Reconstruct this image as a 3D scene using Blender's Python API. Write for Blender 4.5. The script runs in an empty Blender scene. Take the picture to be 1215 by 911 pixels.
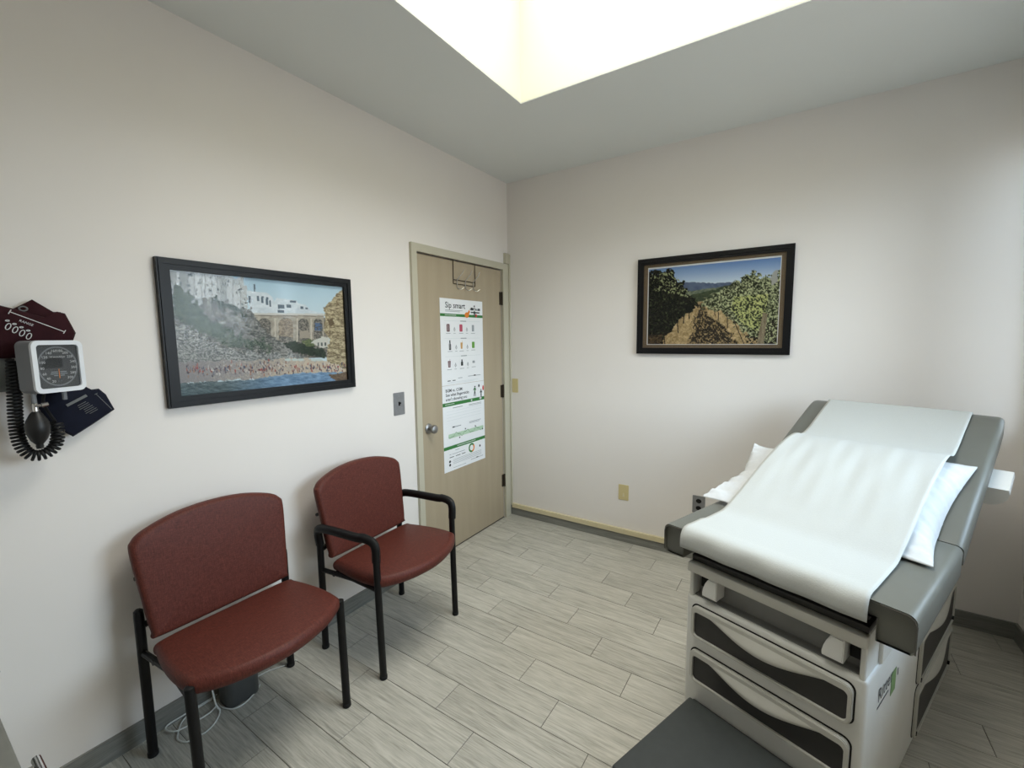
import bpy, bmesh, math, random
import numpy as np
from mathutils import Vector, Matrix

random.seed(7)
rng = np.random.default_rng(11)
SC = bpy.context.scene
COL = SC.collection
PI = math.pi

# ------------------------------------------------------------------ camera
CAM_POS = (2.0166, -3.0242, 1.5032)
YAW, PITCH, ROLL, FPX = -0.5817, -0.1059, -0.0123, 519.6
cam = bpy.data.cameras.new('camera')
cam.sensor_fit = 'HORIZONTAL'
cam.sensor_width = 36.0
cam.lens = FPX / 1215.0 * 36.0
cam.clip_start = 0.02
camo = bpy.data.objects.new('camera', cam)
COL.objects.link(camo)
fw = Vector((math.sin(YAW) * math.cos(PITCH), math.cos(YAW) * math.cos(PITCH), math.sin(PITCH)))
rt = Vector((math.cos(YAW), -math.sin(YAW), 0))
up = rt.cross(fw)
rt2 = rt * math.cos(ROLL) + up * math.sin(ROLL)
up2 = up * math.cos(ROLL) - rt * math.sin(ROLL)
m = Matrix((rt2, up2, -fw)).transposed().to_4x4()
m.translation = Vector(CAM_POS)
camo.matrix_world = m
SC.camera = camo

# ------------------------------------------------------------------ room numbers
H, W, D = 2.7208, 2.971, 3.62           # ceiling height, room width (x), depth (-y)
SHX0, SHX1, SHY0, SHY1, SHZ = 0.733, 2.24, -2.25, -0.955, 3.42   # light well in the ceiling
WINDOWS = ((-1.90, -0.54), (-0.24, -0.07))                       # y spans: wide window, then a narrow one added to light the back wall
WZ0, WZ1 = 1.04, 2.40

# ------------------------------------------------------------------ light
SC.view_settings.view_transform = 'Standard'
SC.view_settings.look = 'None'
SC.view_settings.gamma = 1.0
SC.view_settings.use_curve_mapping = False
SC.view_settings.exposure = 0.0
world = bpy.data.worlds.new('sky')
SC.world = world
world.use_nodes = True
bg = world.node_tree.nodes['Background']
wt = world.node_tree
w_tc = wt.nodes.new('ShaderNodeTexCoord')
w_sp = wt.nodes.new('ShaderNodeSeparateXYZ')
w_rp = wt.nodes.new('ShaderNodeValToRGB')
w_mr = wt.nodes.new('ShaderNodeMapRange')
w_mr.inputs['From Min'].default_value = -1.0
wt.links.new(w_tc.outputs['Generated'], w_sp.inputs[0])
wt.links.new(w_sp.outputs['Z'], w_mr.inputs['Value'])
wt.links.new(w_mr.outputs[0], w_rp.inputs[0])
e = w_rp.color_ramp.elements              # ground below, bright hazy horizon, bluer sky above
e[0].position, e[0].color = 0.0, (0.16, 0.16, 0.15, 1)
e[1].position, e[1].color = 1.0, (0.45, 0.68, 1.0, 1)
for p_, c_ in ((0.485, (0.22, 0.22, 0.21, 1)), (0.515, (0.76, 0.89, 1.0, 1)), (0.70, (0.66, 0.84, 1.0, 1))):
    q_ = e.new(p_)
    q_.color = c_
wt.links.new(w_rp.outputs[0], bg.inputs[0])
bg.inputs[1].default_value = 10.0

def area(name, loc, rot, sx, sy, power, color, spread=PI, portal=False):
    l = bpy.data.lights.new(name, 'AREA')
    l.shape = 'RECTANGLE'
    l.size, l.size_y = sx, sy
    l.energy = power
    l.color = color
    l.spread = spread
    if portal:
        l.cycles.is_portal = True
    o = bpy.data.objects.new(name, l)
    COL.objects.link(o)
    o.location = loc
    o.rotation_euler = rot
    return o
area('light_well_lamp', ((SHX0 + SHX1) / 2, (SHY0 + SHY1) / 2, SHZ - 0.02), (0, 0, 0),
     SHX1 - SHX0 - 0.04, SHY1 - SHY0 - 0.04, 42, (1.0, 0.985, 0.93), math.radians(142))
for wy0, wy1 in WINDOWS:
    area('window_daylight', (W + 0.115, (wy0 + wy1) / 2, (WZ0 + WZ1) / 2), (0, math.radians(90), 0),
         WZ1 - WZ0, wy1 - wy0, 1, (1, 1, 1), portal=True)

# ------------------------------------------------------------------ materials
def lin(c):
    out = []
    for v in c:
        v = v / 255.0
        out.append(v / 12.92 if v <= 0.04045 else ((v + 0.055) / 1.055) ** 2.4)
    return (*out, 1.0)
def nlin(a):
    a = np.clip(a, 0, 255) / 255.0
    return np.where(a <= 0.04045, a / 12.92, ((a + 0.055) / 1.055) ** 2.4)

MATS = {}
def mat(name, rgb, rough=0.5, metal=0.0, spec=0.5, build=None):
    ma = bpy.data.materials.new(name)
    ma.use_nodes = True
    nt = ma.node_tree
    b = nt.nodes['Principled BSDF']
    b.inputs['Base Color'].default_value = lin(rgb)
    b.inputs['Roughness'].default_value = rough
    b.inputs['Metallic'].default_value = metal
    b.inputs['Specular IOR Level'].default_value = spec
    if build:
        build(nt, b)
    MATS[name] = ma
    return ma
def N(nt, t, **kw):
    n = nt.nodes.new(t)
    for k, v in kw.items():
        setattr(n, k, v)
    return n
def ramp(nt, stops):
    r = nt.nodes.new('ShaderNodeValToRGB')
    e = r.color_ramp.elements
    while len(e) < len(stops):
        e.new(0.5)
    for el, (p, c) in zip(e, stops):
        el.position = p
        el.color = lin(c)
    return r
def noise_mat(name, c1, c2, scale, rough=0.5, bump=0.0, bscale=None, stretch=(1, 1, 1), metal=0.0, spec=0.5, detail=4, dist=0.002):
    def bld(nt, b):
        tc = N(nt, 'ShaderNodeTexCoord')
        mp = N(nt, 'ShaderNodeMapping')
        mp.inputs['Scale'].default_value = stretch
        nt.links.new(tc.outputs['Object'], mp.inputs[0])
        no = N(nt, 'ShaderNodeTexNoise')
        no.inputs['Scale'].default_value = scale
        no.inputs['Detail'].default_value = detail
        nt.links.new(mp.outputs[0], no.inputs['Vector'])
        r = ramp(nt, [(0.3, c1), (0.7, c2)])
        nt.links.new(no.outputs['Fac'], r.inputs[0])
        nt.links.new(r.outputs[0], b.inputs['Base Color'])
        if bump:
            n2 = N(nt, 'ShaderNodeTexNoise')
            n2.inputs['Scale'].default_value = bscale or scale
            n2.inputs['Detail'].default_value = 3
            nt.links.new(mp.outputs[0], n2.inputs['Vector'])
            bp = N(nt, 'ShaderNodeBump')
            bp.inputs['Strength'].default_value = bump
            bp.inputs['Distance'].default_value = dist
            nt.links.new(n2.outputs['Fac'], bp.inputs['Height'])
            nt.links.new(bp.outputs[0], b.inputs['Normal'])
    return mat(name, c1, rough, metal, spec, bld)

noise_mat('wall_paint', (230, 225, 220), (234, 229, 224), 1.2, 0.6, 0.12, 220, dist=0.001)
noise_mat('ceiling_paint', (222, 226, 224), (226, 229, 227), 1.2, 0.7, 0.1, 200, dist=0.001)
noise_mat('shaft_paint', (204, 204, 186), (207, 207, 190), 1.0, 0.7)
noise_mat('door_laminate', (166, 152, 128), (172, 158, 134), 3, 0.42, stretch=(1, 6, 0.5))
noise_mat('casing_paint', (188, 183, 164), (192, 187, 168), 5, 0.45)
noise_mat('ivory_plastic', (205, 190, 140), (208, 193, 145), 5, 0.4)
noise_mat('cream_strip', (208, 196, 160), (212, 200, 166), 6, 0.5)
noise_mat('black_metal', (8, 8, 9), (11, 11, 12), 30, 0.45, spec=0.3)
noise_mat('black_plastic', (9, 9, 10), (12, 12, 13), 30, 0.5, spec=0.3)
noise_mat('black_frame', (7, 8, 11), (10, 11, 14), 12, 0.4, spec=0.3)
noise_mat('taupe_mat', (112, 96, 74), (118, 102, 80), 60, 0.8)
noise_mat('white_card', (232, 234, 236), (236, 238, 240), 4, 0.45)
noise_mat('chrome', (200, 200, 200), (205, 205, 205), 4, 0.18, metal=1.0)
noise_mat('brushed_steel', (150, 150, 150), (165, 165, 165), 60, 0.4, metal=1.0, stretch=(1, 1, 12))
noise_mat('plate_steel', (140, 141, 143), (150, 151, 153), 40, 0.45, metal=0.6)
noise_mat('table_enamel', (212, 212, 206), (217, 217, 212), 8, 0.36, 0.05, 260, dist=0.0006)
noise_mat('drawer_enamel', (190, 189, 180), (196, 195, 187), 8, 0.32, 0.05, 260, dist=0.0006)
noise_mat('drawer_dark', (48, 47, 45), (54, 53, 51), 20, 0.5)
noise_mat('recess_grey', (126, 126, 123), (134, 134, 131), 10, 0.5)
noise_mat('tray_dark', (44, 43, 40), (50, 49, 46), 20, 0.5)
noise_mat('white_plastic', (222, 222, 218), (228, 228, 224), 8, 0.4)
noise_mat('vinyl', (99, 100, 93), (104, 105, 98), 5, 0.42, 0.12, 300, dist=0.0008)
noise_mat('vinyl_seam', (80, 79, 73), (84, 83, 77), 5, 0.5)
noise_mat('step_mat', (47, 51, 50), (52, 56, 55), 30, 0.62, 0.3, 420, dist=0.001)
noise_mat('step_body', (40, 42, 42), (46, 48, 48), 20, 0.5)
noise_mat('exam_paper', (180, 183, 180), (185, 188, 185), 300, 0.75, 0.4, 230, dist=0.0012, detail=2)
noise_mat('pillow_paper', (192, 194, 194), (198, 200, 200), 60, 0.7, 0.25, 90, dist=0.003)
noise_mat('bin_grey', (72, 74, 73), (78, 80, 79), 20, 0.4)
noise_mat('white_cord', (205, 207, 202), (212, 214, 209), 20, 0.5)
noise_mat('burgundy_nylon', (42, 9, 16), (49, 12, 20), 40, 0.8, 0.3, 260, dist=0.001, spec=0.25)
noise_mat('navy_nylon', (9, 13, 30), (12, 17, 36), 40, 0.8, 0.3, 260, dist=0.001, spec=0.25)
noise_mat('gauge_white', (222, 226, 232), (228, 231, 236), 10, 0.35)
noise_mat('gauge_grey', (120, 122, 126), (128, 130, 134), 10, 0.45)
noise_mat('dial_face', (66, 68, 70), (72, 74, 76), 14, 0.4)
noise_mat('dial_dark', (20, 22, 25), (26, 28, 31), 14, 0.4)
noise_mat('basket_grey', (118, 124, 122), (126, 131, 130), 10, 0.5)
noise_mat('tube_grey', (98, 100, 100), (106, 108, 108), 20, 0.5)
noise_mat('counter_top', (104, 104, 98), (112, 112, 105), 30, 0.5)
noise_mat('cabinet_front', (150, 148, 140), (156, 154, 146), 10, 0.5)
noise_mat('rubber', (10, 10, 10), (13, 13, 13), 30, 0.8)
noise_mat('bulb_rubber', (10, 10, 11), (14, 14, 15), 20, 0.45)
noise_mat('print_white', (205, 205, 205), (208, 208, 208), 10, 0.6)
noise_mat('print_dark', (28, 36, 40), (34, 42, 46), 10, 0.6)
noise_mat('print_grey', (150, 156, 160), (156, 162, 166), 10, 0.6)
noise_mat('print_pale', (205, 212, 214), (210, 217, 219), 10, 0.6)
noise_mat('print_green', (40, 116, 48), (46, 122, 54), 10, 0.5)
noise_mat('print_sage', (178, 204, 178), (183, 209, 183), 10, 0.5)
noise_mat('print_maroon', (88, 30, 44), (94, 35, 49), 10, 0.5)
noise_mat('print_pink', (176, 70, 92), (182, 76, 98), 10, 0.5)
noise_mat('print_tan', (196, 150, 84), (201, 156, 90), 10, 0.5)
noise_mat('print_lime', (92, 150, 52), (98, 156, 58), 10, 0.5)
noise_mat('print_orange', (224, 128, 44), (228, 134, 50), 10, 0.5)
noise_mat('print_red', (196, 52, 52), (200, 58, 58), 10, 0.5)
noise_mat('print_skin', (196, 150, 120), (200, 156, 126), 10, 0.5)
noise_mat('logo_green', (116, 150, 96), (122, 156, 102), 10, 0.5)
noise_mat('logo_ink', (58, 66, 70), (64, 72, 76), 10, 0.5)
noise_mat('hinge_bronze', (62, 54, 44), (72, 64, 52), 30, 0.45, metal=0.7)
noise_mat('grout', (84, 82, 76), (92, 90, 84), 60, 0.9)
noise_mat('gap_dark', (30, 27, 24), (34, 31, 28), 10, 0.8)

def wood_tile(name, along_y=False, cols=((142, 140, 130), (174, 171, 160), (196, 193, 182))):
    def bld(nt, b):
        tc = N(nt, 'ShaderNodeTexCoord')
        oi = N(nt, 'ShaderNodeObjectInfo')
        mul = N(nt, 'ShaderNodeVectorMath', operation='SCALE')
        mul.inputs[0].default_value = (13.7, 7.9, 3.1)
        nt.links.new(oi.outputs['Random'], mul.inputs['Scale'])
        add = N(nt, 'ShaderNodeVectorMath', operation='ADD')
        nt.links.new(tc.outputs['Object'], add.inputs[0])
        nt.links.new(mul.outputs[0], add.inputs[1])
        mp = N(nt, 'ShaderNodeMapping')
        mp.inputs['Scale'].default_value = (22, 1.6, 22) if along_y else (1.6, 22, 22)
        nt.links.new(add.outputs[0], mp.inputs[0])
        n1 = N(nt, 'ShaderNodeTexNoise')
        n1.inputs['Scale'].default_value = 2.2
        n1.inputs['Detail'].default_value = 6
        n1.inputs['Roughness'].default_value = 0.65
        n1.inputs['Distortion'].default_value = 0.9
        nt.links.new(mp.outputs[0], n1.inputs['Vector'])
        mp2 = N(nt, 'ShaderNodeMapping')
        mp2.inputs['Scale'].default_value = (90, 5, 90) if along_y else (5, 90, 90)
        nt.links.new(add.outputs[0], mp2.inputs[0])
        n2 = N(nt, 'ShaderNodeTexNoise')
        n2.inputs['Scale'].default_value = 2.5
        n2.inputs['Detail'].default_value = 3
        nt.links.new(mp2.outputs[0], n2.inputs['Vector'])
        mx = N(nt, 'ShaderNodeMath', operation='MULTIPLY_ADD')
        mx.inputs[1].default_value = 0.45
        nt.links.new(n2.outputs['Fac'], mx.inputs[0])
        m3 = N(nt, 'ShaderNodeMath', operation='MULTIPLY')
        m3.inputs[1].default_value = 0.55
        nt.links.new(n1.outputs['Fac'], m3.inputs[0])
        nt.links.new(m3.outputs[0], mx.inputs[2])
        m4 = N(nt, 'ShaderNodeMath', operation='MULTIPLY_ADD')
        m4.inputs[1].default_value = 0.07
        nt.links.new(oi.outputs['Random'], m4.inputs[0])
        nt.links.new(mx.outputs[0], m4.inputs[2])
        r = ramp(nt, [(0.36, cols[0]), (0.52, cols[1]), (0.68, cols[2])])
        nt.links.new(m4.outputs[0], r.inputs[0])
        nt.links.new(r.outputs[0], b.inputs['Base Color'])
        bp = N(nt, 'ShaderNodeBump')
        bp.inputs['Strength'].default_value = 0.25
        bp.inputs['Distance'].default_value = 0.001
        nt.links.new(mx.outputs[0], bp.inputs['Height'])
        nt.links.new(bp.outputs[0], b.inputs['Normal'])
    return mat(name, (146, 143, 133), 0.42, 0, 0.4, bld)
wood_tile('floor_tile')
wood_tile('base_tile', cols=((104, 104, 99), (124, 124, 118), (140, 140, 133)))
wood_tile('base_tile_y', along_y=True, cols=((104, 104, 99), (124, 124, 118), (140, 140, 133)))

def weave(nt, b):
    tc = N(nt, 'ShaderNodeTexCoord')
    outs = []
    for sc in ((700, 60, 700), (60, 700, 60)):
        mp = N(nt, 'ShaderNodeMapping')
        mp.inputs['Scale'].default_value = sc
        nt.links.new(tc.outputs['Object'], mp.inputs[0])
        n1 = N(nt, 'ShaderNodeTexNoise')
        n1.inputs['Scale'].default_value = 1.0
        n1.inputs['Detail'].default_value = 2
        nt.links.new(mp.outputs[0], n1.inputs['Vector'])
        outs.append(n1.outputs['Fac'])
    a = N(nt, 'ShaderNodeMath', operation='ADD')
    nt.links.new(outs[0], a.inputs[0])
    nt.links.new(outs[1], a.inputs[1])
    h = N(nt, 'ShaderNodeMath', operation='MULTIPLY')
    h.inputs[1].default_value = 0.5
    nt.links.new(a.outputs[0], h.inputs[0])
    r = ramp(nt, [(0.34, (66, 31, 25)), (0.5, (86, 42, 34)), (0.68, (108, 56, 46))])
    nt.links.new(h.outputs[0], r.inputs[0])
    nt.links.new(r.outputs[0], b.inputs['Base Color'])
    bp = N(nt, 'ShaderNodeBump')
    bp.inputs['Strength'].default_value = 0.3
    bp.inputs['Distance'].default_value = 0.001
    nt.links.new(h.outputs[0], bp.inputs['Height'])
    nt.links.new(bp.outputs[0], b.inputs['Normal'])
mat('burgundy_weave', (86, 42, 34), 0.5, 0, 0.22, weave)

def glassy(nt, b):
    nt.nodes.remove(b)
    out = [n for n in nt.nodes if n.type == 'OUTPUT_MATERIAL'][0]
    tr = N(nt, 'ShaderNodeBsdfTransparent')
    gl = N(nt, 'ShaderNodeBsdfGlossy')
    gl.inputs['Roughness'].default_value = 0.12
    mx = N(nt, 'ShaderNodeMixShader')
    fr = N(nt, 'ShaderNodeFresnel')
    fr.inputs['IOR'].default_value = 1.25
    nt.links.new(fr.outputs[0], mx.inputs[0])
    nt.links.new(tr.outputs[0], mx.inputs[1])
    nt.links.new(gl.outputs[0], mx.inputs[2])
    nt.links.new(mx.outputs[0], out.inputs[0])
mat('glass', (255, 255, 255), 0.05, build=glassy)

def printed(nt, b):
    at = N(nt, 'ShaderNodeAttribute', attribute_name='print')
    nt.links.new(at.outputs['Color'], b.inputs['Base Color'])
mat('photo_print', (128, 128, 128), 0.6, 0, 0.15, build=printed)

# ------------------------------------------------------------------ mesh helpers
class MB:
    def __init__(s):
        s.v = []
        s.f = []
    def add(s, v, f):
        o = len(s.v)
        s.v += [tuple(p) for p in v]
        s.f += [tuple(i + o for i in q) for q in f]
        return s
    def box(s, x0, x1, y0, y1, z0, z1):
        v = [(x, y, z) for x in (x0, x1) for y in (y0, y1) for z in (z0, z1)]
        return s.add(v, [(0, 1, 3, 2), (4, 6, 7, 5), (0, 4, 5, 1), (2, 3, 7, 6), (0, 2, 6, 4), (1, 5, 7, 3)])
    def rbox(s, x0, x1, y0, y1, z0, z1, r, seg=3):
        bm = bmesh.new()
        bmesh.ops.create_cube(bm, size=1.0)
        for v in bm.verts:
            v.co = ((x0 + x1) / 2 + v.co.x * (x1 - x0), (y0 + y1) / 2 + v.co.y * (y1 - y0), (z0 + z1) / 2 + v.co.z * (z1 - z0))
        bmesh.ops.bevel(bm, geom=bm.edges[:], offset=r, segments=seg, affect='EDGES', profile=0.5)
        return s.bm(bm)
    def bm(s, bm):
        bm.verts.index_update()
        s.add([tuple(v.co) for v in bm.verts], [tuple(v.index for v in f.verts) for f in bm.faces])
        bm.free()
        return s
    def loft(s, rings, close=True, cap=True):
        n = len(rings[0])
        v = [p for r in rings for p in r]
        f = []
        for i in range(len(rings) - 1):
            for j in range(n if close else n - 1):
                k = (j + 1) % n
                f.append((i * n + j, i * n + k, (i + 1) * n + k, (i + 1) * n + j))
        if cap and close:
            f.append(tuple(range(n - 1, -1, -1)))
            f.append(tuple((len(rings) - 1) * n + j for j in range(n)))
        return s.add(v, f)
    def tube(s, pts, r, n=10, r2=None, closed=False, flat=None):
        P = [Vector(p) for p in pts]
        k = len(P)
        rings = []
        t0 = (P[1] - P[0]).normalized()
        ref = Vector((0, 0, 1)) if abs(t0.z) < 0.9 else Vector((0, 1, 0))
        nrm = (ref - t0 * ref.dot(t0)).normalized()
        for i in range(k):
            if closed:
                t = (P[(i + 1) % k] - P[i - 1]).normalized()
            else:
                t = (P[min(i + 1, k - 1)] - P[max(i - 1, 0)]).normalized()
            nrm = (nrm - t * nrm.dot(t)).normalized()
            b = t.cross(nrm)
            rr = r if not callable(r) else r(i / (k - 1))
            rb = rr if r2 is None else r2
            rings.append([tuple(P[i] + nrm * (rr * math.cos(a)) + b * (rb * math.sin(a))) for a in [2 * PI * j / n for j in range(n)]])
        if closed:
            rings.append(rings[0])
            return s.loft(rings, cap=False)
        return s.loft(rings)
    def lathe(s, prof, n=24, axis='z', c=(0, 0, 0)):
        rings = []
        for r, h in prof:
            ring = []
            for j in range(n):
                a = 2 * PI * j / n
                p = (r * math.cos(a), r * math.sin(a), h)
                if axis == 'x':
                    p = (h, r * math.cos(a), r * math.sin(a))
                elif axis == 'y':
                    p = (r * math.sin(a), h, r * math.cos(a))
                ring.append((p[0] + c[0], p[1] + c[1], p[2] + c[2]))
            rings.append(ring)
        return s.loft(rings)
    def prism(s, poly, fn, d0, d1):
        n = len(poly)
        v = [fn(a, b, d0) for a, b in poly] + [fn(a, b, d1) for a, b in poly]
        f = [(i, (i + 1) % n, n + (i + 1) % n, n + i) for i in range(n)]
        f += [tuple(range(n - 1, -1, -1)), tuple(range(n, 2 * n))]
        return s.add(v, f)
    def ringprism(s, outer, inner, fn, d0, d1):
        n = len(outer)
        v = [fn(a, b, d0) for a, b in outer] + [fn(a, b, d1) for a, b in outer] + [fn(a, b, d0) for a, b in inner] + [fn(a, b, d1) for a, b in inner]
        f = []
        for i in range(n):
            j = (i + 1) % n
            f += [(i, j, n + j, n + i), (n + i, n + j, 3 * n + j, 3 * n + i), (3 * n + i, 3 * n + j, 2 * n + j, 2 * n + i), (2 * n + i, 2 * n + j, j, i)]
        return s.add(v, f)
    def mesh(s, name, m, smooth=35):
        me = bpy.data.meshes.new(name)
        me.from_pydata(s.v, [], s.f)
        bm = bmesh.new()
        bm.from_mesh(me)
        bmesh.ops.recalc_face_normals(bm, faces=bm.faces[:])
        bm.to_mesh(me)
        bm.free()
        if smooth:
            me.shade_smooth()
            me.set_sharp_from_angle(angle=math.radians(smooth))
        me.materials.append(MATS[m])
        return me
    def build(s, name, m, parent=None, smooth=35):
        return link(bpy.data.objects.new(name, s.mesh(name, m, smooth)), parent)
def link(o, parent=None):
    COL.objects.link(o)
    if parent is not None:
        o.parent = parent
    return o
def tag(o, label=None, cat=None, group=None, kind=None):
    if label: o['label'] = label
    if cat: o['category'] = cat
    if group: o['group'] = group
    if kind: o['kind'] = kind
    return o
def empty(name, loc=(0, 0, 0), rz=0.0, parent=None):
    o = bpy.data.objects.new(name, None)
    o.empty_display_size = 0.05
    o.location = loc
    o.rotation_euler = (0, 0, rz)
    return link(o, parent)
def rrect(x0, x1, y0, y1, r, n=6):
    pts = []
    for cx, cy, a0 in ((x1 - r, y1 - r, 0), (x0 + r, y1 - r, 90), (x0 + r, y0 + r, 180), (x1 - r, y0 + r, 270)):
        for i in range(n + 1):
            a = math.radians(a0 + 90 * i / n)
            pts.append((cx + r * math.cos(a), cy + r * math.sin(a)))
    return pts
def smooth_closed(ctrl, per=6):
    P = [np.array(p, float) for p in ctrl]
    n = len(P)
    out = []
    for i in range(n):
        p0, p1, p2, p3 = P[i - 1], P[i], P[(i + 1) % n], P[(i + 2) % n]
        for k in range(per):
            t = k / per
            out.append(0.5 * ((2 * p1) + (-p0 + p2) * t + (2 * p0 - 5 * p1 + 4 * p2 - p3) * t * t + (-p0 + 3 * p1 - 3 * p2 + p3) * t ** 3))
    return out
def smooth_open(ctrl, per=8):
    P = [np.array(p, float) for p in ctrl]
    P = [2 * P[0] - P[1]] + P + [2 * P[-1] - P[-2]]
    out = []
    for i in range(1, len(P) - 2):
        p0, p1, p2, p3 = P[i - 1], P[i], P[i + 1], P[i + 2]
        for k in range(per):
            t = k / per
            out.append(0.5 * ((2 * p1) + (-p0 + p2) * t + (2 * p0 - 5 * p1 + 4 * p2 - p3) * t * t + (-p0 + 3 * p1 - 3 * p2 + p3) * t ** 3))
    out.append(P[-2])
    return [tuple(p) for p in out]
def text_mesh(txt, size, align='LEFT', spacing=1.0, bold=0.0):
    cu = bpy.data.curves.new('lettering', 'FONT')
    cu.body = txt
    cu.size = size
    cu.align_x = align
    cu.resolution_u = 2
    cu.space_character = spacing
    cu.offset = bold
    o = bpy.data.objects.new('lettering', cu)
    COL.objects.link(o)
    dg = bpy.context.evaluated_depsgraph_get()
    dg.update()
    me = o.evaluated_get(dg).to_mesh()
    v = [tuple(p.co) for p in me.vertices]
    f = [tuple(p.vertices) for p in me.polygons]
    o.evaluated_get(dg).to_mesh_clear()
    bpy.data.objects.remove(o)
    bpy.data.curves.remove(cu)
    return v, f
def add_text(mb, txt, size, fn, align='LEFT', bold=0.0, spacing=1.0):
    """fn(a, b) maps the lettering plane (a right, b up) to 3D"""
    v, f = text_mesh(txt, size, align, spacing, bold)
    mb.add([fn(p[0], p[1]) for p in v], f)

# ------------------------------------------------------------------ setting
# floor slab and single tiles
floor = tag(MB().box(-0.12, W + 0.12, -D - 0.12, 0.12, -0.08, -0.0025).build('floor', 'grout'), 'grey wood-look tiled floor', kind='structure')
TW, TL = 0.1535, 0.604
g = 0.0011
full_tile = MB().rbox(-TL / 2 + g, TL / 2 - g, -TW / 2 + g, TW / 2 - g, -0.009, 0.0, 0.0008, 1).mesh('floor_tile', 'floor_tile')
k = -7
while True:
    yt = -1.068 - TW * k
    yb = yt - TW
    if yt <= -D:
        break
    x = (0.651 + 0.1985 * k) % TL - TL
    while x < W:
        a, b, c, d = max(x, 0), min(x + TL, W), max(yb, -D), min(yt, 0)
        if b - a > 0.01 and d - c > 0.01:
            if b - a > TL - 1e-4 and d - c > TW - 1e-4:
                me = full_tile
            else:
                cx, cy = (a + b) / 2, (c + d) / 2
                me = MB().box(a + g - cx, b - g - cx, c + g - cy, d - g - cy, -0.009, 0.0).mesh('floor_tile', 'floor_tile')
            o = bpy.data.objects.new('floor_tile', me)
            o.location = ((a + b) / 2, (c + d) / 2, 0)
            link(o, floor)
        x += TL
    k += 1

# walls
DY0, DY1, DZ = -1.036, -0.094, 2.041        # door opening
T = 0.12
wl = MB().box(-T, 0, -D - T, DY0, 0, H).box(-T, 0, DY1, T, 0, H).box(-T, 0, DY0, DY1, DZ, H).box(-T, -0.055, DY0, DY1, 0, DZ)
tag(wl.build('wall_left', 'wall_paint'), 'pale pinkish wall behind the two chairs', kind='structure')
tag(MB().box(0, W + T, 0, T, 0, H).build('wall_back', 'wall_paint'), 'pale pinkish wall behind the exam table', kind='structure')
wr = MB().box(W, W + T, -D, 0, 0, WZ0).box(W, W + T, -D, 0, WZ1, H)
ys = [-D] + [v for ab in WINDOWS for v in ab] + [0]
for q in range(0, len(ys), 2):
    wr.box(W, W + T, ys[q], ys[q + 1], WZ0, WZ1)
tag(wr.build('wall_right', 'wall_paint'), 'pale wall with the window', kind='structure')
tag(MB().box(0, W + T, -D - T, -D, 0, H).build('wall_rear', 'wall_paint'), 'pale wall behind the camera', kind='structure')
ce = MB().ringprism([(-T, -D - T), (W + T, -D - T), (W + T, T), (-T, T)], [(SHX0 - 0.03, SHY0 - 0.03), (SHX1 + 0.03, SHY0 - 0.03), (SHX1 + 0.03, SHY1 + 0.03), (SHX0 - 0.03, SHY1 + 0.03)],
                     lambda a, b, d: (a, b, d), H, H + 0.1)
ceiling = tag(ce.build('ceiling', 'ceiling_paint'), 'grey ceiling with a bright recessed light well', kind='structure')
e_ = 0.03
for bx_ in ((SHX0 - e_, SHX0, SHY0, SHY1), (SHX1, SHX1 + e_, SHY0, SHY1), (SHX0 - e_, SHX1 + e_, SHY1, SHY1 + e_), (SHX0 - e_, SHX1 + e_, SHY0 - e_, SHY0)):
    MB().box(*bx_, H, SHZ).build('light_well_wall', 'shaft_paint', ceiling)
MB().box(SHX0 - e_, SHX1 + e_, SHY0 - e_, SHY1 + e_, SHZ, SHZ + 0.03).build('light_well_cover', 'shaft_paint', ceiling)
MB().ringprism([(SHX0 - 0.032, SHY0 - 0.032), (SHX1 + 0.032, SHY0 - 0.032), (SHX1 + 0.032, SHY1 + 0.032), (SHX0 - 0.032, SHY1 + 0.032)],
               [(SHX0, SHY0), (SHX1, SHY0), (SHX1, SHY1), (SHX0, SHY1)],
               lambda a, b, d: (a, b, d), H - 0.002, H + 0.002).build('light_well_lip', 'ceiling_paint', ceiling, smooth=0)

# baseboards
bb = tag(MB().box(0, 0.011, -D, -1.082, 0, 0.083).build('baseboard_left', 'base_tile_y'), 'grey tile baseboard below the chairs', kind='structure')
tag(MB().box(0.0, W, -0.011, 0, 0, 0.083).build('baseboard_back', 'base_tile'), 'grey tile baseboard of the back wall', kind='structure')
tag(MB().box(W - 0.011, W, -D, -0.011, 0, 0.083).build('baseboard_right', 'base_tile_y'), 'grey tile baseboard under the window', kind='structure')
tag(MB().box(0.027, 1.95, -0.02, -0.0, 0.064, 0.099).build('trim_1', 'cream_strip'), 'cream strip along the top of the baseboard', kind='structure')
tag(MB().box(0.002, 0.026, -0.016, 0, 0.083, 2.165).build('trim_2', 'casing_paint'), 'thin beige corner strip beside the door', kind='structure')
tag(MB().box(0, 0.022, -0.062, -0.016, 2.092, 2.172).build('trim_3', 'casing_paint'), 'small beige block above the door corner', kind='structure')

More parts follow.
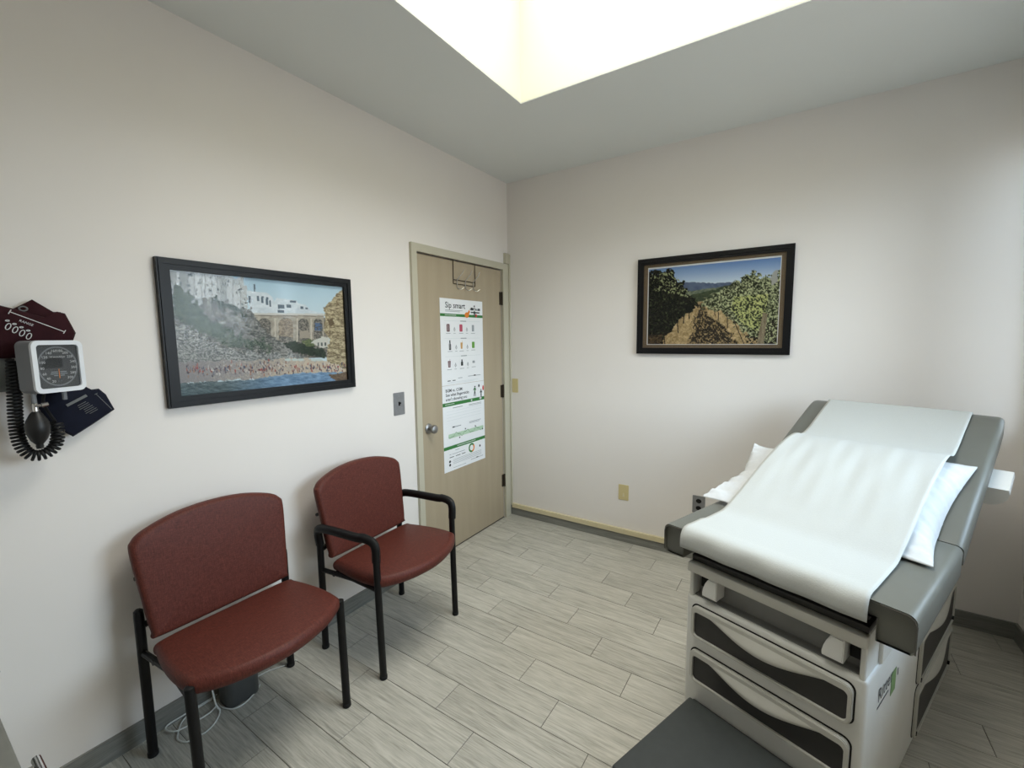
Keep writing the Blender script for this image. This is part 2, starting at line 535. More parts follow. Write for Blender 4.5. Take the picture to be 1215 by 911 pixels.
# door
door = tag(empty('door_1', (0, (DY0 + DY1) / 2, 0)), 'tan flush door in a beige frame', kind='structure')
yc = (DY0 + DY1) / 2
MB().rbox(-0.044, 0.0, -1.0255 - yc, -0.1045 - yc, 0.006, 2.031, 0.002, 1).build('door_slab', 'door_laminate', door)
for bx_ in ((-1.0785, -1.034, 0, 2.087, 0.02), (-0.096, -0.036, 0, 2.087, 0.02), (-1.034, -0.096, 2.039, 2.087, 0.02), (-0.036, -0.016, 0, 2.087, 0.014)):
    MB().box(-0.001, bx_[4], bx_[0] - yc, bx_[1] - yc, bx_[2], bx_[3]).build('door_casing', 'casing_paint', door)
MB().box(-0.054, -0.046, DY0 - yc, DY1 - yc, 0, DZ).build('door_gap_shade', 'gap_dark', door)  # dark sheet behind the slab stands in for shade in the door gap
for zc in (1.812, 1.07, 0.322):
    h = MB().box(0.0, 0.005, -0.128 - yc, -0.1 - yc, zc - 0.05, zc + 0.05)
    h.lathe([(0.007, zc - 0.052), (0.007, zc + 0.052)], 10, 'z', (0.008, -0.1 - yc, 0))
    h.build('hinge', 'hinge_bronze', door)
kb = MB().lathe([(0.0, 0.0), (0.033, 0.0), (0.033, 0.006), (0.028, 0.011), (0.012, 0.014), (0.012, 0.032), (0.020, 0.036), (0.027, 0.044), (0.0285, 0.053), (0.025, 0.061), (0.014, 0.066), (0.0, 0.067)], 24, 'x', (0, -0.962 - yc, 0.915))
kb.build('door_knob', 'brushed_steel', door)

# windows outside the picture: daylight from the right; narrow one added to brighten the back wall
fn = lambda a, b, d: (d, a, b)
for wi, (wy0, wy1) in enumerate(WINDOWS):
    win = tag(empty('window_%d' % (wi + 1), (W, (wy0 + wy1) / 2, WZ0)), ('wide white framed window in the right wall', 'narrow white framed window near the back corner')[wi], kind='structure')
    hw, hh = (wy1 - wy0) / 2, WZ1 - WZ0
    fb = 0.035 if wi == 0 else 0.015
    MB().ringprism([(-hw, 0), (hw, 0), (hw, hh), (-hw, hh)], [(-hw + fb, fb), (hw - fb, fb), (hw - fb, hh - fb), (-hw + fb, hh - fb)], fn, 0.06, 0.1).build('window_frame', 'white_plastic', win, smooth=0)
    if wi == 0:
        MB().box(0.065, 0.095, -0.018, 0.018, fb, hh - fb).build('window_mullion', 'white_plastic', win)
    for a_, b_ in (((-hw + fb, -0.018), (0.018, hw - fb)) if wi == 0 else ((-hw + fb, hw - fb),)):
        MB().box(0.078, 0.082, a_, b_, fb, hh - fb).build('pane', 'glass', win)
    if wi == 0:
        MB().rbox(-0.02, 0.06, -hw - 0.02, hw + 0.02, -0.025, 0.0, 0.004, 2).build('window_sill', 'white_plastic', win)

# ------------------------------------------------------------------ exam table
TA = math.radians(20)
TX, TY = 1.963, -1.515
tb = tag(empty('exam_table', (TX, TY, 0), -TA), 'grey exam table with taupe vinyl cushions, drawers and raised back', 'exam table')
LEN = 1.25
base = MB()
base.rbox(-0.265, 0.265, 0.0, LEN, 0.012, 0.572, 0.012, 3)
base.box(-0.245, 0.245, 0.03, LEN - 0.03, 0.0, 0.03)
base.box(-0.257, 0.257, 0.105, LEN - 0.05, 0.57, 0.70)
base.rbox(-0.257, -0.243, 0.004, 0.12, 0.565, 0.70, 0.003, 1).rbox(0.243, 0.257, 0.004, 0.12, 0.565, 0.70, 0.003, 1)
base.rbox(0.255, 0.268, 0.115, LEN - 0.06, 0.57, 0.685, 0.005, 2).rbox(-0.268, -0.255, 0.115, LEN - 0.06, 0.57, 0.685, 0.005, 2)
base.build('base', 'table_enamel', tb)
rp = MB().box(-0.243, 0.243, 0.048, 0.106, 0.573, 0.69).build('recess_panel', 'recess_grey', tb)
MB().box(-0.243, 0.243, 0.016, 0.05, 0.5722, 0.575).build('recess_floor', 'recess_grey', rp)
for s_ in (-1, 1):
    MB().box(s_ * 0.222 - 0.016 + 0.004, s_ * 0.222 + 0.012, 0.042, 0.0485, 0.60, 0.655).build('socket', 'black_plastic', rp)
bar = MB().rbox(-0.2585, 0.2585, -0.012, 0.02, 0.666, 0.700, 0.004, 2).build('front_bar', 'drawer_enamel', tb)
tr = MB().rbox(-0.256, 0.256, 0.012, 0.30, 0.700, 0.722, 0.004, 2)
tr.rbox(-0.25, 0.25, 0.03, 0.30, 0.728, 0.765, 0.006, 2)
tr.build('pull_out_tray', 'tray_dark', tb)
# stirrup ends
for uc in (-0.178, 0.183):
    st = MB()
    pf_ = [(-0.026, 0.594), (0.025, 0.594), (0.026, 0.664), (0.0, 0.665), (-0.008, 0.658), (-0.017, 0.642), (-0.023, 0.624), (-0.027, 0.605)]
    st.prism([(uc + a, b) for a, b in pf_], lambda a, b, d: (a, d, b), -0.004, 0.048)
    st.prism([(uc + a * 0.9, 0.629 + (b - 0.629) * 0.9) for a, b in pf_], lambda a, b, d: (a, d, b), -0.0075, -0.003)
    st.build('stirrup', 'white_plastic', tb)

def drawer(parent, name, w, z0, z1, fnmap, flip=1):
    """fnmap(a, b, d): a along the face, b up, d outwards"""
    hh_ = z1 - z0
    out = rrect(-w / 2, w / 2, z0, z1, 0.022)
    inn = rrect(-w / 2 + 0.011, w / 2 - 0.011, z0 + 0.009, z1 - 0.02, 0.014)
    d_ = MB().ringprism(out, inn, fnmap, 0.001, 0.014)
    d_.ringprism([((p[0]) * 0.988, z0 + (p[1] - z0) * 0.96 + 0.0025) for p in out], [(p[0] * 1.004, p[1]) for p in inn], fnmap, 0.013, 0.0165)
    o = d_.build(name, 'drawer_enamel', parent)
    MB().prism(rrect(-w / 2 - 0.004, w / 2 + 0.004, z0 - 0.004, z1 + 0.004, 0.024), fnmap, 0.0002, 0.0025).build('shadow_gap', 'black_plastic', o)
    MB().prism(rrect(-w / 2 + 0.009, w / 2 - 0.009, z0 + 0.008, z1 - 0.015, 0.014), fnmap, 0.003, 0.009).build('drawer_panel', 'drawer_dark', o)
    rings = []
    n = 28
    for i in range(n + 1):
        t = i / n
        a = -0.40 * w + 0.80 * w * t
        k_ = math.sin(PI * t) ** 1.3
        zt = z1 - 0.017
        zl = zt - 0.003 - 0.036 * k_
        dl = 0.0095 + 0.020 * k_
        rings.append([fnmap(a, zt + 0.004, 0.0155), fnmap(a, zt - 0.25 * (zt - zl), 0.015 + 0.35 * (dl - 0.009)), fnmap(a, zt - 0.6 * (zt - zl), 0.0135 + 0.72 * (dl - 0.009)),
                      fnmap(a, zl + 0.002, dl + 0.0015), fnmap(a, zl, dl), fnmap(a, zl + 0.002, dl - 0.003), fnmap(a, zt + 0.004, 0.0095)])
    MB().loft(rings).build('handle', 'drawer_enamel', o, smooth=50)
    return o
ff = lambda a, b, d: (a, -d, b)
drawer(tb, 'front_drawer', 0.474, 0.429, 0.548, ff)
drawer(tb, 'front_drawer', 0.474, 0.262, 0.382, ff)
fs = lambda a, b, d: (0.2648 + d * 0.7, 0.90 + a, b)
for z0, z1 in ((0.255, 0.44), (0.045, 0.235)):
    o = drawer(tb, 'side_drawer', 0.60, z0, z1, fs)
    for s_ in (-1, 1):
        MB().lathe([(0.0, 0.0), (0.008, 0.0), (0.008, 0.013), (0.0, 0.013)], 12, 'x', (0.2648, 0.90 + s_ * 0.284, z0 + 0.018)).build('drawer_bolt', 'black_plastic', o)
# printed logo on the side panel
lt = MB()
add_text(lt, 'Ritter', 0.062, lambda a, b: (0.2662, 0.105 + a, 0.455 + b))
lt.box(0.2655, 0.2661, 0.105, 0.215, 0.437, 0.441)
tag(lt.build('logo_lettering', 'logo_ink', tb, smooth=0), kind='stuff')
lt = MB().box(0.2655, 0.2663, 0.242, 0.292, 0.405, 0.478)
lt.build('logo_square', 'logo_green', tb, smooth=0)
MB().box(0.2655, 0.2663, 0.312, 0.318, 0.44, 0.462).build('logo_mark', 'logo_ink', tb, smooth=0)
# pull-out step
st = MB().rbox(-0.226, 0.226, -0.45, 0.0, 0.165, 0.186, 0.006, 2).box(-0.21, 0.21, -0.42, 0.0, 0.02, 0.17)
step = st.build('step', 'step_body', tb)
MB().rbox(-0.229, 0.229, -0.447, -0.02, 0.184, 0.201, 0.007, 3).build('step_tread', 'step_mat', step)

# cushions: cross-section swept along the table
def section(w=0.353, top=0.0, wing=0.105, inner=0.275, mid=0.045, r=0.022):
    pts = []
    for i in range(9):
        a = math.radians(180 - 90 * i / 8)
        pts.append((-w + r + r * math.cos(a), top - r + r * math.sin(a)))
    for i in range(1, 12):
        t = i / 12
        u = -w + r + (2 * w - 2 * r) * t
        pts.append((u, top + 0.006 * math.sin(PI * t)))
    for i in range(9):
        a = math.radians(90 - 90 * i / 8)
        pts.append((w - r + r * math.cos(a), top - r + r * math.sin(a)))
    pts += [(w - 0.002, top - wing + 0.006), (w - 0.008, top - wing), (inner, top - wing), (inner, top - mid), (-inner, top - mid), (-inner, top - wing), (-w + 0.008, top - wing), (-w + 0.002, top - wing + 0.006)]
    return pts
sec = section()
SEAT_V, SEAT_Z = 0.575, 0.812
BA = math.atan2(1.155 - 0.812, 1.33 - 0.575)
seat = MB()
rings = []
for v_, ins in ((-0.004, 0.012), (-0.012, 0.006), (-0.014, 0.0), (0.004, -0.001), (0.3, 0.0), (SEAT_V - 0.01, 0.0), (SEAT_V, 0.006)):
    rings.append([(u * (1 - ins * 0.7), v_, SEAT_Z + z_ - (ins * 0.9 if z_ > -0.03 else 0)) for u, z_ in sec])
seat.loft(rings)
sc_ = seat.build('seat_cushion', 'vinyl', tb, smooth=50)
sm = MB().tube([(0.352, -0.0135, 0.712), (0.352, -0.0135, 0.785), (0.347, -0.0135, 0.799), (0.335, -0.0132, 0.807), (0.279, -0.0132, 0.809)], 0.0022, 6)
sm.build('piping', 'vinyl_seam', sc_)
sm = MB().tube([(-0.352, -0.0135, 0.712), (-0.352, -0.0135, 0.785), (-0.347, -0.0135, 0.799), (-0.335, -0.0132, 0.807), (-0.279, -0.0132, 0.809)], 0.0022, 6)
sm.build('piping', 'vinyl_seam', sc_)
BL = 0.835
def backmap(u, l, z_):
    """u across, l up the backrest from the hinge, z_ above its surface"""
    return (u, SEAT_V + 0.004 + l * math.cos(BA) - z_ * math.sin(BA), SEAT_Z + l * math.sin(BA) + z_ * math.cos(BA))
bk = MB()
rings = []
for l, ins in ((0.0, 0.006), (0.01, 0.0), (0.4, 0.0), (0.74, 0.0), (0.79, 0.004), (0.815, 0.012), (0.83, 0.026), (BL, 0.05)):
    rings.append([backmap(u * (1 - ins * 0.5), l, z_ * (1 - ins * 6 * 0.9) - ins * 0.5) for u, z_ in section(wing=0.09, mid=0.06)])
bk.loft(rings)
bco = bk.build('back_cushion', 'vinyl', tb, smooth=50)
MB().loft([[backmap(u, l, z_) for u, z_ in ((-0.26, -0.062), (0.26, -0.062), (0.26, -0.085), (-0.26, -0.085))] for l in (0.02, 0.78)]).build('back_panel', 'tray_dark', bco)
for s_ in (-1, 1):
    MB().tube([(s_ * 0.2, 0.95, 0.69), backmap(s_ * 0.2, 0.52, -0.08)], 0.014, 8).build('back_strut', 'brushed_steel', tb)
# paper-roll holder knob on the right side of the backrest
hd = MB()
poly = [(0.30, -0.088), (0.405, -0.088), (0.407, -0.108), (0.402, -0.132), (0.392, -0.150), (0.376, -0.163), (0.355, -0.170), (0.30, -0.170)]
hd.prism(poly, lambda a, b, d: backmap(a, d, b), 0.44, 0.56)
hd.build('roll_holder', 'white_plastic', tb, smooth=30)

# ---- surface of the cushions, pillow on it, paper over the pillow (local table coordinates u, v)
def plane_z(v):
    return SEAT_Z + 0.006 + max(0.0, v - SEAT_V) * math.tan(BA)
PV0, PV1, PU0, PU1 = 0.30, 0.955, -0.385, 0.325
ctrl_v = [0.27, 0.36, 0.45, 0.55, 0.65, 0.75, 0.83, 0.89, 0.93, 0.965]
ctrl_z = [0.822, 0.853, 0.893, 0.935, 0.972, 1.002, 1.020, 1.026, 1.022, 1.004]
def pillow_top(v):
    return float(np.interp(v, ctrl_v, ctrl_z))
NU, NV = 64, 96
pm = MB()
pt_top, pt_bot = [], []
nz = rng.random((4, 8)) * 6.28
for j in range(NV + 1):
    b = j / NV
    v = PV0 + (PV1 - PV0) * b
    for i in range(NU + 1):
        a = i / NU
        ua = a * 2 - 1
        # edges pulled in between the corners
        v = PV0 + (PV1 - PV0 - 0.21 * (1 - a) ** 2.2) * b
        pin_u = 0.035 * math.sin(PI * b)
        pin_v = 0.02 * math.sin(PI * a)
        u = (PU0 + pin_u) + (PU1 - PU0 - 2 * pin_u) * a
        vv = v + (0.5 - b) * 2 * pin_v
        edge = (1 - abs(ua) ** 5) * (1 - abs(2 * b - 1) ** 6)
        lift = 0.0
        if ua < -0.55:
            lift = (0.03 + 0.055 * b) * ((-ua - 0.55) / 0.45) ** 1.5
        ps = min(plane_z(vv) + 0.004 + lift, pillow_top(vv) - 0.004) if ua < -0.3 else plane_z(vv) + 0.004
        tp = max(pillow_top(vv), ps + 0.02 if ua > -0.3 else ps + 0.004)
        wr_ = 0.003 * math.sin(38 * vv + 14 * u + 1.0) * abs(ua) ** 3 + 0.0035 * math.sin(95 * vv + 20 * u + nz[0, 0]) * abs(ua) ** 4 + 0.002 * math.sin(170 * vv - 30 * u) * abs(ua) ** 6
        zt = ps + (tp - ps) * max(edge, 0) ** 0.6 + wr_ * (1 if 0.02 < b < 0.98 else 0) + 0.004
        pt_top.append((u, vv, zt))
        pt_bot.append((u, vv, ps + 0.0005))
f = []
w_ = NU + 1
for j in range(NV):
    for i in range(NU):
        f.append((j * w_ + i, j * w_ + i + 1, (j + 1) * w_ + i + 1, (j + 1) * w_ + i))
nvv = len(pt_top)
fb = [tuple(q + nvv for q in reversed(p)) for p in f]
border = [i for i in range(w_)] + [j * w_ + NU for j in range(1, NV + 1)] + [NV * w_ + i for i in range(NU - 1, -1, -1)] + [j * w_ for j in range(NV - 1, 0, -1)]
fsd = [(border[q], border[(q + 1) % len(border)], border[(q + 1) % len(border)] + nvv, border[q] + nvv) for q in range(len(border))]
pm.add(pt_top + pt_bot, f + fb + fsd)
pil = pm.build('pillow', 'pillow_paper', None, smooth=80)
pil.location = (TX, TY, 0)
pil.rotation_euler = (0, 0, -TA)
tag(pil, 'white disposable pillow under the paper sheet on the exam table', 'pillow')

prof = [(-0.029, 0.752), (-0.0295, 0.765), (-0.0295, 0.782), (-0.027, 0.798), (-0.020, 0.812), (-0.008, 0.8205), (0.012, 0.8230)]
v = 0.04
while v < 1.30:
    z_ = plane_z(v) + 0.0035
    if ctrl_v[0] < v < 1.06:
        if v <= ctrl_v[-1]:
            z_ = max(z_, pillow_top(v) + 0.011)
        else:
            t = (v - ctrl_v[-1]) / (1.06 - ctrl_v[-1])
            z_ = max(z_, (ctrl_z[-1] + 0.011) * (1 - t) + (plane_z(1.06) + 0.0035) * t)
    prof.append((v, z_))
    v += 0.02
tv, tz = backmap(0, 0.805, 0.010)[1:]
prof += [(1.30, plane_z(1.30) + 0.0035), (tv, tz + 0.002), (tv + 0.02, tz - 0.012), (tv + 0.028, tz - 0.06), (tv + 0.028, tz - 0.12)]
# light smoothing of the profile over the pillow
pr_ = np.array(prof)
for _ in range(3):
    q = pr_.copy()
    q[8:-6, 1] = (pr_[7:-7, 1] + 2 * pr_[8:-6, 1] + pr_[9:-5, 1]) / 4
    pr_ = np.maximum(q, pr_ - 0.0) if False else q
NP = 44
pv, pf = [], []
for r_, (v, z_) in enumerate(pr_):
    for i in range(NP + 1):
        a = i / NP
        uu = a * 2 - 1
        u = uu * (0.264 if v > 0.1 else 0.268) - (0.006 if v > 0.1 else 0.010)
        wr_ = 0.0
        if 0.3 < v < 1.0:
            wm = math.sin(PI * (v - 0.3) / 0.7)
            wr_ = wm * (0.0012 * math.sin(31 * u + 6 * v) + 0.0011 * math.sin(67 * u - 8 * v + 1.3) + 0.0009 * math.sin(104 * u + 11 * v + 0.6))
            wr_ += 0.002 * wm
        if 0.95 < v < 1.28:
            wr_ += 0.004 * math.sin(PI * (v - 0.95) / 0.33) * (0.6 + 0.4 * math.sin(15 * u + 4 * v))
        if v < -0.026:
            wr_ = 0
            vv = v - 0.002 * math.sin(40 * u)
        else:
            vv = v
        pv.append((u, vv, z_ + wr_ + 0.0012))
w_ = NP + 1
for r_ in range(len(pr_) - 1):
    for i in range(NP):
        pf.append((r_ * w_ + i, r_ * w_ + i + 1, (r_ + 1) * w_ + i + 1, (r_ + 1) * w_ + i))
pp = MB().add(pv, pf).build('exam_paper', 'exam_paper', None, smooth=80)
so = pp.modifiers.new('thickness', 'SOLIDIFY')
so.thickness = 0.0008
so.offset = 1
pp.location = (TX, TY, 0)
pp.rotation_euler = (0, 0, -TA)
tag(pp, 'long white paper sheet draped over the exam table', 'paper sheet')

# ------------------------------------------------------------------ chairs
def cushion(outline, th, fnmap, crown=0.012, edge=0.018, bend=None):
    """outline in (a, b); thickness th; fnmap(a, b, d)"""
    P = np.array(outline)
    c = P.mean(0)
    span = np.abs(P - c).max()
    rings = []
    def ring(s, d):
        q = c + (P - c) * s
        return [fnmap(x, y, d) for x, y in q]
    ks = edge / span
    n = 5
    rings.append(ring(0.05, 0))
    rings.append(ring(1 - ks * 1.2, 0))
    for i in range(1, n + 1):
        a = PI / 2 * i / n
        rings.append(ring(1 - ks * (1 - math.sin(a)), edge * (1 - math.cos(a))))
    for i in range(0, n + 1):
        a = PI / 2 * i / n
        rings.append(ring(1 - ks * (1 - math.cos(a)), th - edge + edge * math.sin(a)))
    for s in (0.85, 0.65, 0.4, 0.15, 0.03):
        rings.append(ring(s * (1 - ks), th + crown * (1 - s * s)))
    return MB().loft(rings)
def make_chair(name, label, loc, rz, arms, legs):
    """local axes: x forwards from the wall, y along the wall; origin on the floor between the back legs"""
    t = tag(empty(name, loc, rz), label, 'chair')
    so_ = smooth_closed([(0.07, -0.225), (0.066, 0.0), (0.07, 0.225), (0.11, 0.252), (0.26, 0.272), (0.375, 0.268), (0.418, 0.248), (0.475, 0.15), (0.503, 0.0), (0.475, -0.15), (0.418, -0.248), (0.375, -0.268), (0.26, -0.272), (0.11, -0.252)])
    st_ = cushion(so_, 0.056, lambda a, b, d: (a, b, 0.408 + d + 0.03 * (a - 0.05)), 0.012, 0.026)
    seat_o = st_.build('seat', 'burgundy_weave', t, smooth=60)
    bo = smooth_closed([(-0.222, 0.466), (0.0, 0.458), (0.222, 0.466), (0.243, 0.490), (0.256, 0.62), (0.268, 0.775), (0.258, 0.812), (0.22, 0.838), (0.12, 0.865), (0.0, 0.874), (-0.12, 0.865), (-0.22, 0.838), (-0.258, 0.812), (-0.268, 0.775), (-0.256, 0.62), (-0.243, 0.490)])
    bk_ = cushion(bo, 0.048, lambda a, b, d: (0.018 + d - (b - 0.45) * 0.17 + 0.25 * a * a, a, b), 0.006, 0.02)
    bk_.build('backrest', 'burgundy_weave', t, smooth=60)
    (fx, fy), (bx, by) = legs
    R_ = 0.0155
    for s in (-1, 1):
        lg = MB()
        if arms:
            top = [(fx, s * fy, 0.0), (fx - 0.006, s * fy * 1.005, 0.3), (fx - 0.01, s * fy * 1.01, 0.6)]
        else:
            top = [(fx, s * fy, 0.0), (fx - 0.008, s * fy * 1.005, 0.3), (fx - 0.013, s * fy * 1.01, 0.447), (fx - 0.0135, s * fy * 1.01, 0.455), (fx - 0.0135, s * fy * 1.01, 0.459)]
        lg.tube(top, (lambda q: R_) if arms else (lambda q: R_ if q < 0.8 else R_ * (0.9 if q < 0.95 else 0.55)), 14)
        lo = lg.build('leg', 'black_metal', t)
        MB().lathe([(R_ * 0.8, 0.0), (R_ * 1.08, 0.002), (R_ * 1.08, 0.016), (R_ * 0.9, 0.018)], 14, 'z', (fx, s * fy, 0)).build('leg_foot', 'rubber', lo)
        lb = MB().tube([(bx, s * by, 0.0), (bx + 0.004, s * by, 0.3), (bx + 0.004, s * by, 0.545), (bx + 0.004, s * by, 0.562), (bx + 0.004, s * by, 0.568)], lambda q: R_ if q < 0.6 else (R_ * 0.92 if q < 0.9 else R_ * 0.5), 14)
        lo = lb.build('leg', 'black_metal', t)
        MB().lathe([(R_ * 0.8, 0.0), (R_ * 1.08, 0.002), (R_ * 1.08, 0.016), (R_ * 0.9, 0.018)], 14, 'z', (bx, s * by, 0)).build('leg_foot', 'rubber', lo)
        # bracket from the back post to the backrest
        br = MB().tube([(bx + 0.004, s * by, 0.50), (bx + 0.0, s * (by - 0.03), 0.505), (bx + 0.005, s * 0.21, 0.52)], 0.011, 8)
        br.build('back_bracket', 'black_metal', t)
        MB().tube([(bx - 0.02, s * 0.2, 0.67), (bx - 0.015, s * 0.256, 0.672)], 0.008, 8).build('back_stud', 'black_metal', t)
        if arms:
            path = smooth_open([(bx + 0.004, s * by, 0.53), (bx + 0.003, s * (by + 0.006), 0.585), (bx + 0.025, s * (by + 0.012), 0.617), (bx + 0.1, s * (by + 0.014), 0.628), (0.28, s * (by + 0.014), 0.634), (fx - 0.075, s * (fy + 0.012), 0.640), (fx - 0.025, s * (fy + 0.008), 0.632), (fx - 0.008, s * (fy + 0.005), 0.605), (fx - 0.008, s * (fy + 0.004), 0.545)], 6)
            MB().tube(path, 0.0175, 12, r2=0.021).build('armrest', 'black_plastic', t)
    fr = MB()
    for s in (-1, 1):
        fr.tube([(bx, s * by, 0.405), (0.2, s * (by - 0.02), 0.402), (fx - 0.01, s * fy, 0.412)], 0.011, 8)
    fr.tube([(0.09, -by, 0.402), (0.09, by, 0.402)], 0.011, 8)
    fr.tube([(fx - 0.08, -fy + 0.01, 0.402), (fx - 0.08, fy - 0.01, 0.402)], 0.011, 8)
    fr.build('seat_frame', 'black_metal', t)
    return t
make_chair('armless_chair', 'armless burgundy chair nearest the blood pressure gauge', (0.108, -2.281, 0), 0.0, False, ((0.415, 0.259), (0.0, 0.26)))
make_chair('armchair', 'burgundy chair with black armrests beside the door', (0.124, -1.602, 0), math.radians(3.0), True, ((0.398, 0.26), (0.0, 0.259)))

# ------------------------------------------------------------------ framed pictures
def fbm(x, y, seed=0, octv=5, gain=0.55):
    r = np.random.default_rng(seed)
    tot = np.zeros_like(x)
    amp, norm = 1.0, 0.0
    for o in range(octv):
        n = 64
        tab = r.random((n, n))
        xf, yf = x * 2 ** o, y * 2 ** o
        xi, yi = np.floor(xf).astype(int), np.floor(yf).astype(int)
        fx, fy = xf - xi, yf - yi
        fx, fy = fx * fx * (3 - 2 * fx), fy * fy * (3 - 2 * fy)
        a, b = tab[xi % n, yi % n], tab[(xi + 1) % n, yi % n]
        c, d = tab[xi % n, (yi + 1) % n], tab[(xi + 1) % n, (yi + 1) % n]
        tot += amp * ((a * (1 - fx) + b * fx) * (1 - fy) + (c * (1 - fx) + d * fx) * fy)
        norm += amp
        amp *= gain
    return np.clip((tot / norm - 0.5) * 1.75 + 0.5, 0, 1)
def homography(quad):
    src = [(0, 0), (1, 0), (1, 1), (0, 1)]
    A, B = [], []
    for (s, t), (x, y) in zip(src, quad):
        A += [[s, t, 1, 0, 0, 0, -x * s, -x * t], [0, 0, 0, s, t, 1, -y * s, -y * t]]
        B += [x, y]
    h = np.linalg.solve(np.array(A, float), np.array(B, float))
    return lambda s, t: ((h[0] * s + h[1] * t + h[2]) / (h[6] * s + h[7] * t + 1), (h[3] * s + h[4] * t + h[5]) / (h[6] * s + h[7] * t + 1))
def inpoly(x, y, poly):
    m_ = np.zeros(x.shape, bool)
    n = len(poly)
    for i in range(n):
        x0, y0 = poly[i]
        x1, y1 = poly[(i + 1) % n]
        if y0 == y1:
            continue
        c = ((y0 > y) != (y1 > y)) & (x < (x1 - x0) * (y - y0) / (y1 - y0) + x0)
        m_ ^= c
    return m_
class Paint:
    def __init__(s, x, y):
        s.x, s.y = x, y
        s.c = np.zeros((*x.shape, 3))
    def fill(s, mask, col):
        col = np.asarray(col, float)
        s.c[mask] = col if col.ndim == 1 else col[mask]
    def poly(s, pts, col, jit=0.0, seed=1, js=0.05):
        x, y = s.x, s.y
        if jit:
            x = x + (fbm(s.x * js, s.y * js, seed) - 0.5) * 2 * jit
            y = y + (fbm(s.x * js, s.y * js, seed + 50) - 0.5) * 2 * jit
        mk = inpoly(x, y, pts)
        s.fill(mk, col)
        return mk
    def mix(s, c0, c1, f):
        f = np.clip(f, 0, 1)[..., None]
        return np.array(c0, float) * (1 - f) + np.array(c1, float) * f
def print_mesh(name, paint, fnmap, nx, ny, parent, m='photo_print'):
    """grid of (ny+1, nx+1) colours; fnmap(s, t)"""
    v = [fnmap(i / nx, j / ny) for j in range(ny + 1) for i in range(nx + 1)]
    w = nx + 1
    f = [(j * w + i, j * w + i + 1, (j + 1) * w + i + 1, (j + 1) * w + i) for j in range(ny) for i in range(nx)]
    me = bpy.data.meshes.new(name)
    me.from_pydata(v, [], f)
    at = me.color_attributes.new('print', 'FLOAT_COLOR', 'POINT')
    cc = nlin(paint).reshape(-1, 3)
    cc = np.concatenate([cc, np.ones((len(cc), 1))], 1).astype(np.float32)
    at.data.foreach_set('color', cc.ravel())
    me.materials.append(MATS[m])
    return link(bpy.data.objects.new(name, me), parent)
def grid(quad, nx, ny):
    hm = homography(quad)
    s, t = np.meshgrid(np.linspace(0, 1, nx + 1), np.linspace(0, 1, ny + 1))
    return hm(s, t)

# coastal town picture (left wall)
nx, ny = 300, 196
X, Y = grid([(132, 125), (1030, 208), (1050, 697), (195, 790)], nx, ny)
P = Paint(X, Y)
n1, n2, n3 = fbm(X * .02, Y * .02, 3), fbm(X * .05, Y * .07, 4), np.clip(fbm(X * .13, Y * .2, 5, 4, 0.8) * 1.25 - 0.12, 0, 1)
P.c[:] = P.mix((166, 196, 212), (206, 222, 228), (Y - 150) / 220)
# far left town on the cliff
tw = P.mix((150, 156, 156), (196, 200, 200), n2 * 1.6 - 0.4 + 0.2 * np.sin(X * 0.09))
P.poly([(120, 110), (430, 150), (470, 170), (524, 170), (528, 240), (545, 330), (500, 420), (130, 420)], tw, 10, 9)
for (a, b, c, d) in ((244, 150, 262, 178), (300, 140, 330, 280), (350, 230, 366, 262), (420, 160, 440, 300), (445, 268, 462, 284), (470, 180, 486, 210), (500, 190, 512, 300)):
    P.fill((X > a) & (X < b) & (Y > c * 0 + min(c, d) if False else (Y > min(c, d))) & (Y < max(c, d)) & (n2 > 0.35), (128, 134, 134))
P.fill(inpoly(X, Y, [(318, 140), (412, 155), (425, 285), (330, 275)]), P.mix((136, 138, 138), (166, 168, 166), n3))
P.fill(inpoly(X, Y, [(235, 150), (255, 148), (262, 175), (242, 178)]), (96, 104, 104))
r0 = np.random.default_rng(77)
xx = 140.0
while xx < 522:
    ww = r0.uniform(16, 40)
    top_ = 128 + (xx - 132) * 0.10 + r0.uniform(0, 26) + (26 if xx > 440 else 0)
    bot_ = 250 + r0.uniform(0, 60) + (40 if xx > 400 else 0)
    tone = r0.uniform(150, 202)
    P.fill((X > xx) & (X < xx + ww) & (Y > top_) & (Y < bot_), np.array([tone, tone + 3, tone + 2]) + (n3[..., None] - 0.5) * 26)
    P.fill((X > xx) & (X < xx + 3) & (Y > top_) & (Y < bot_), (118, 124, 124))
    for _ in range(int(ww / 7)):
        wx, wy = xx + r0.uniform(3, ww - 5), r0.uniform(top_ + 6, bot_ - 12)
        P.fill((X > wx) & (X < wx + 6) & (Y > wy) & (Y < wy + 11), (84, 92, 96))
    xx += ww
# white houses
hs = P.mix((196, 206, 212), (226, 232, 236), n2)
P.poly([(535, 235), (582, 240), (640, 245), (668, 268), (676, 292), (690, 272), (792, 285), (800, 300), (838, 306), (862, 335), (930, 350), (930, 372), (560, 372)], hs)
for a, b, c, d in ((695, 728, 307, 328), (740, 764, 306, 322), (695, 728, 335, 350), (588, 600, 262, 290), (610, 622, 265, 300), (634, 646, 268, 310), (812, 826, 314, 328), (758, 790, 285, 295), (572, 580, 200, 240), (545, 556, 262, 300), (652, 660, 285, 320), (836, 850, 322, 330)):
    P.fill((X > a) & (X < b) & (Y > c) & (Y < d), (92, 106, 118))
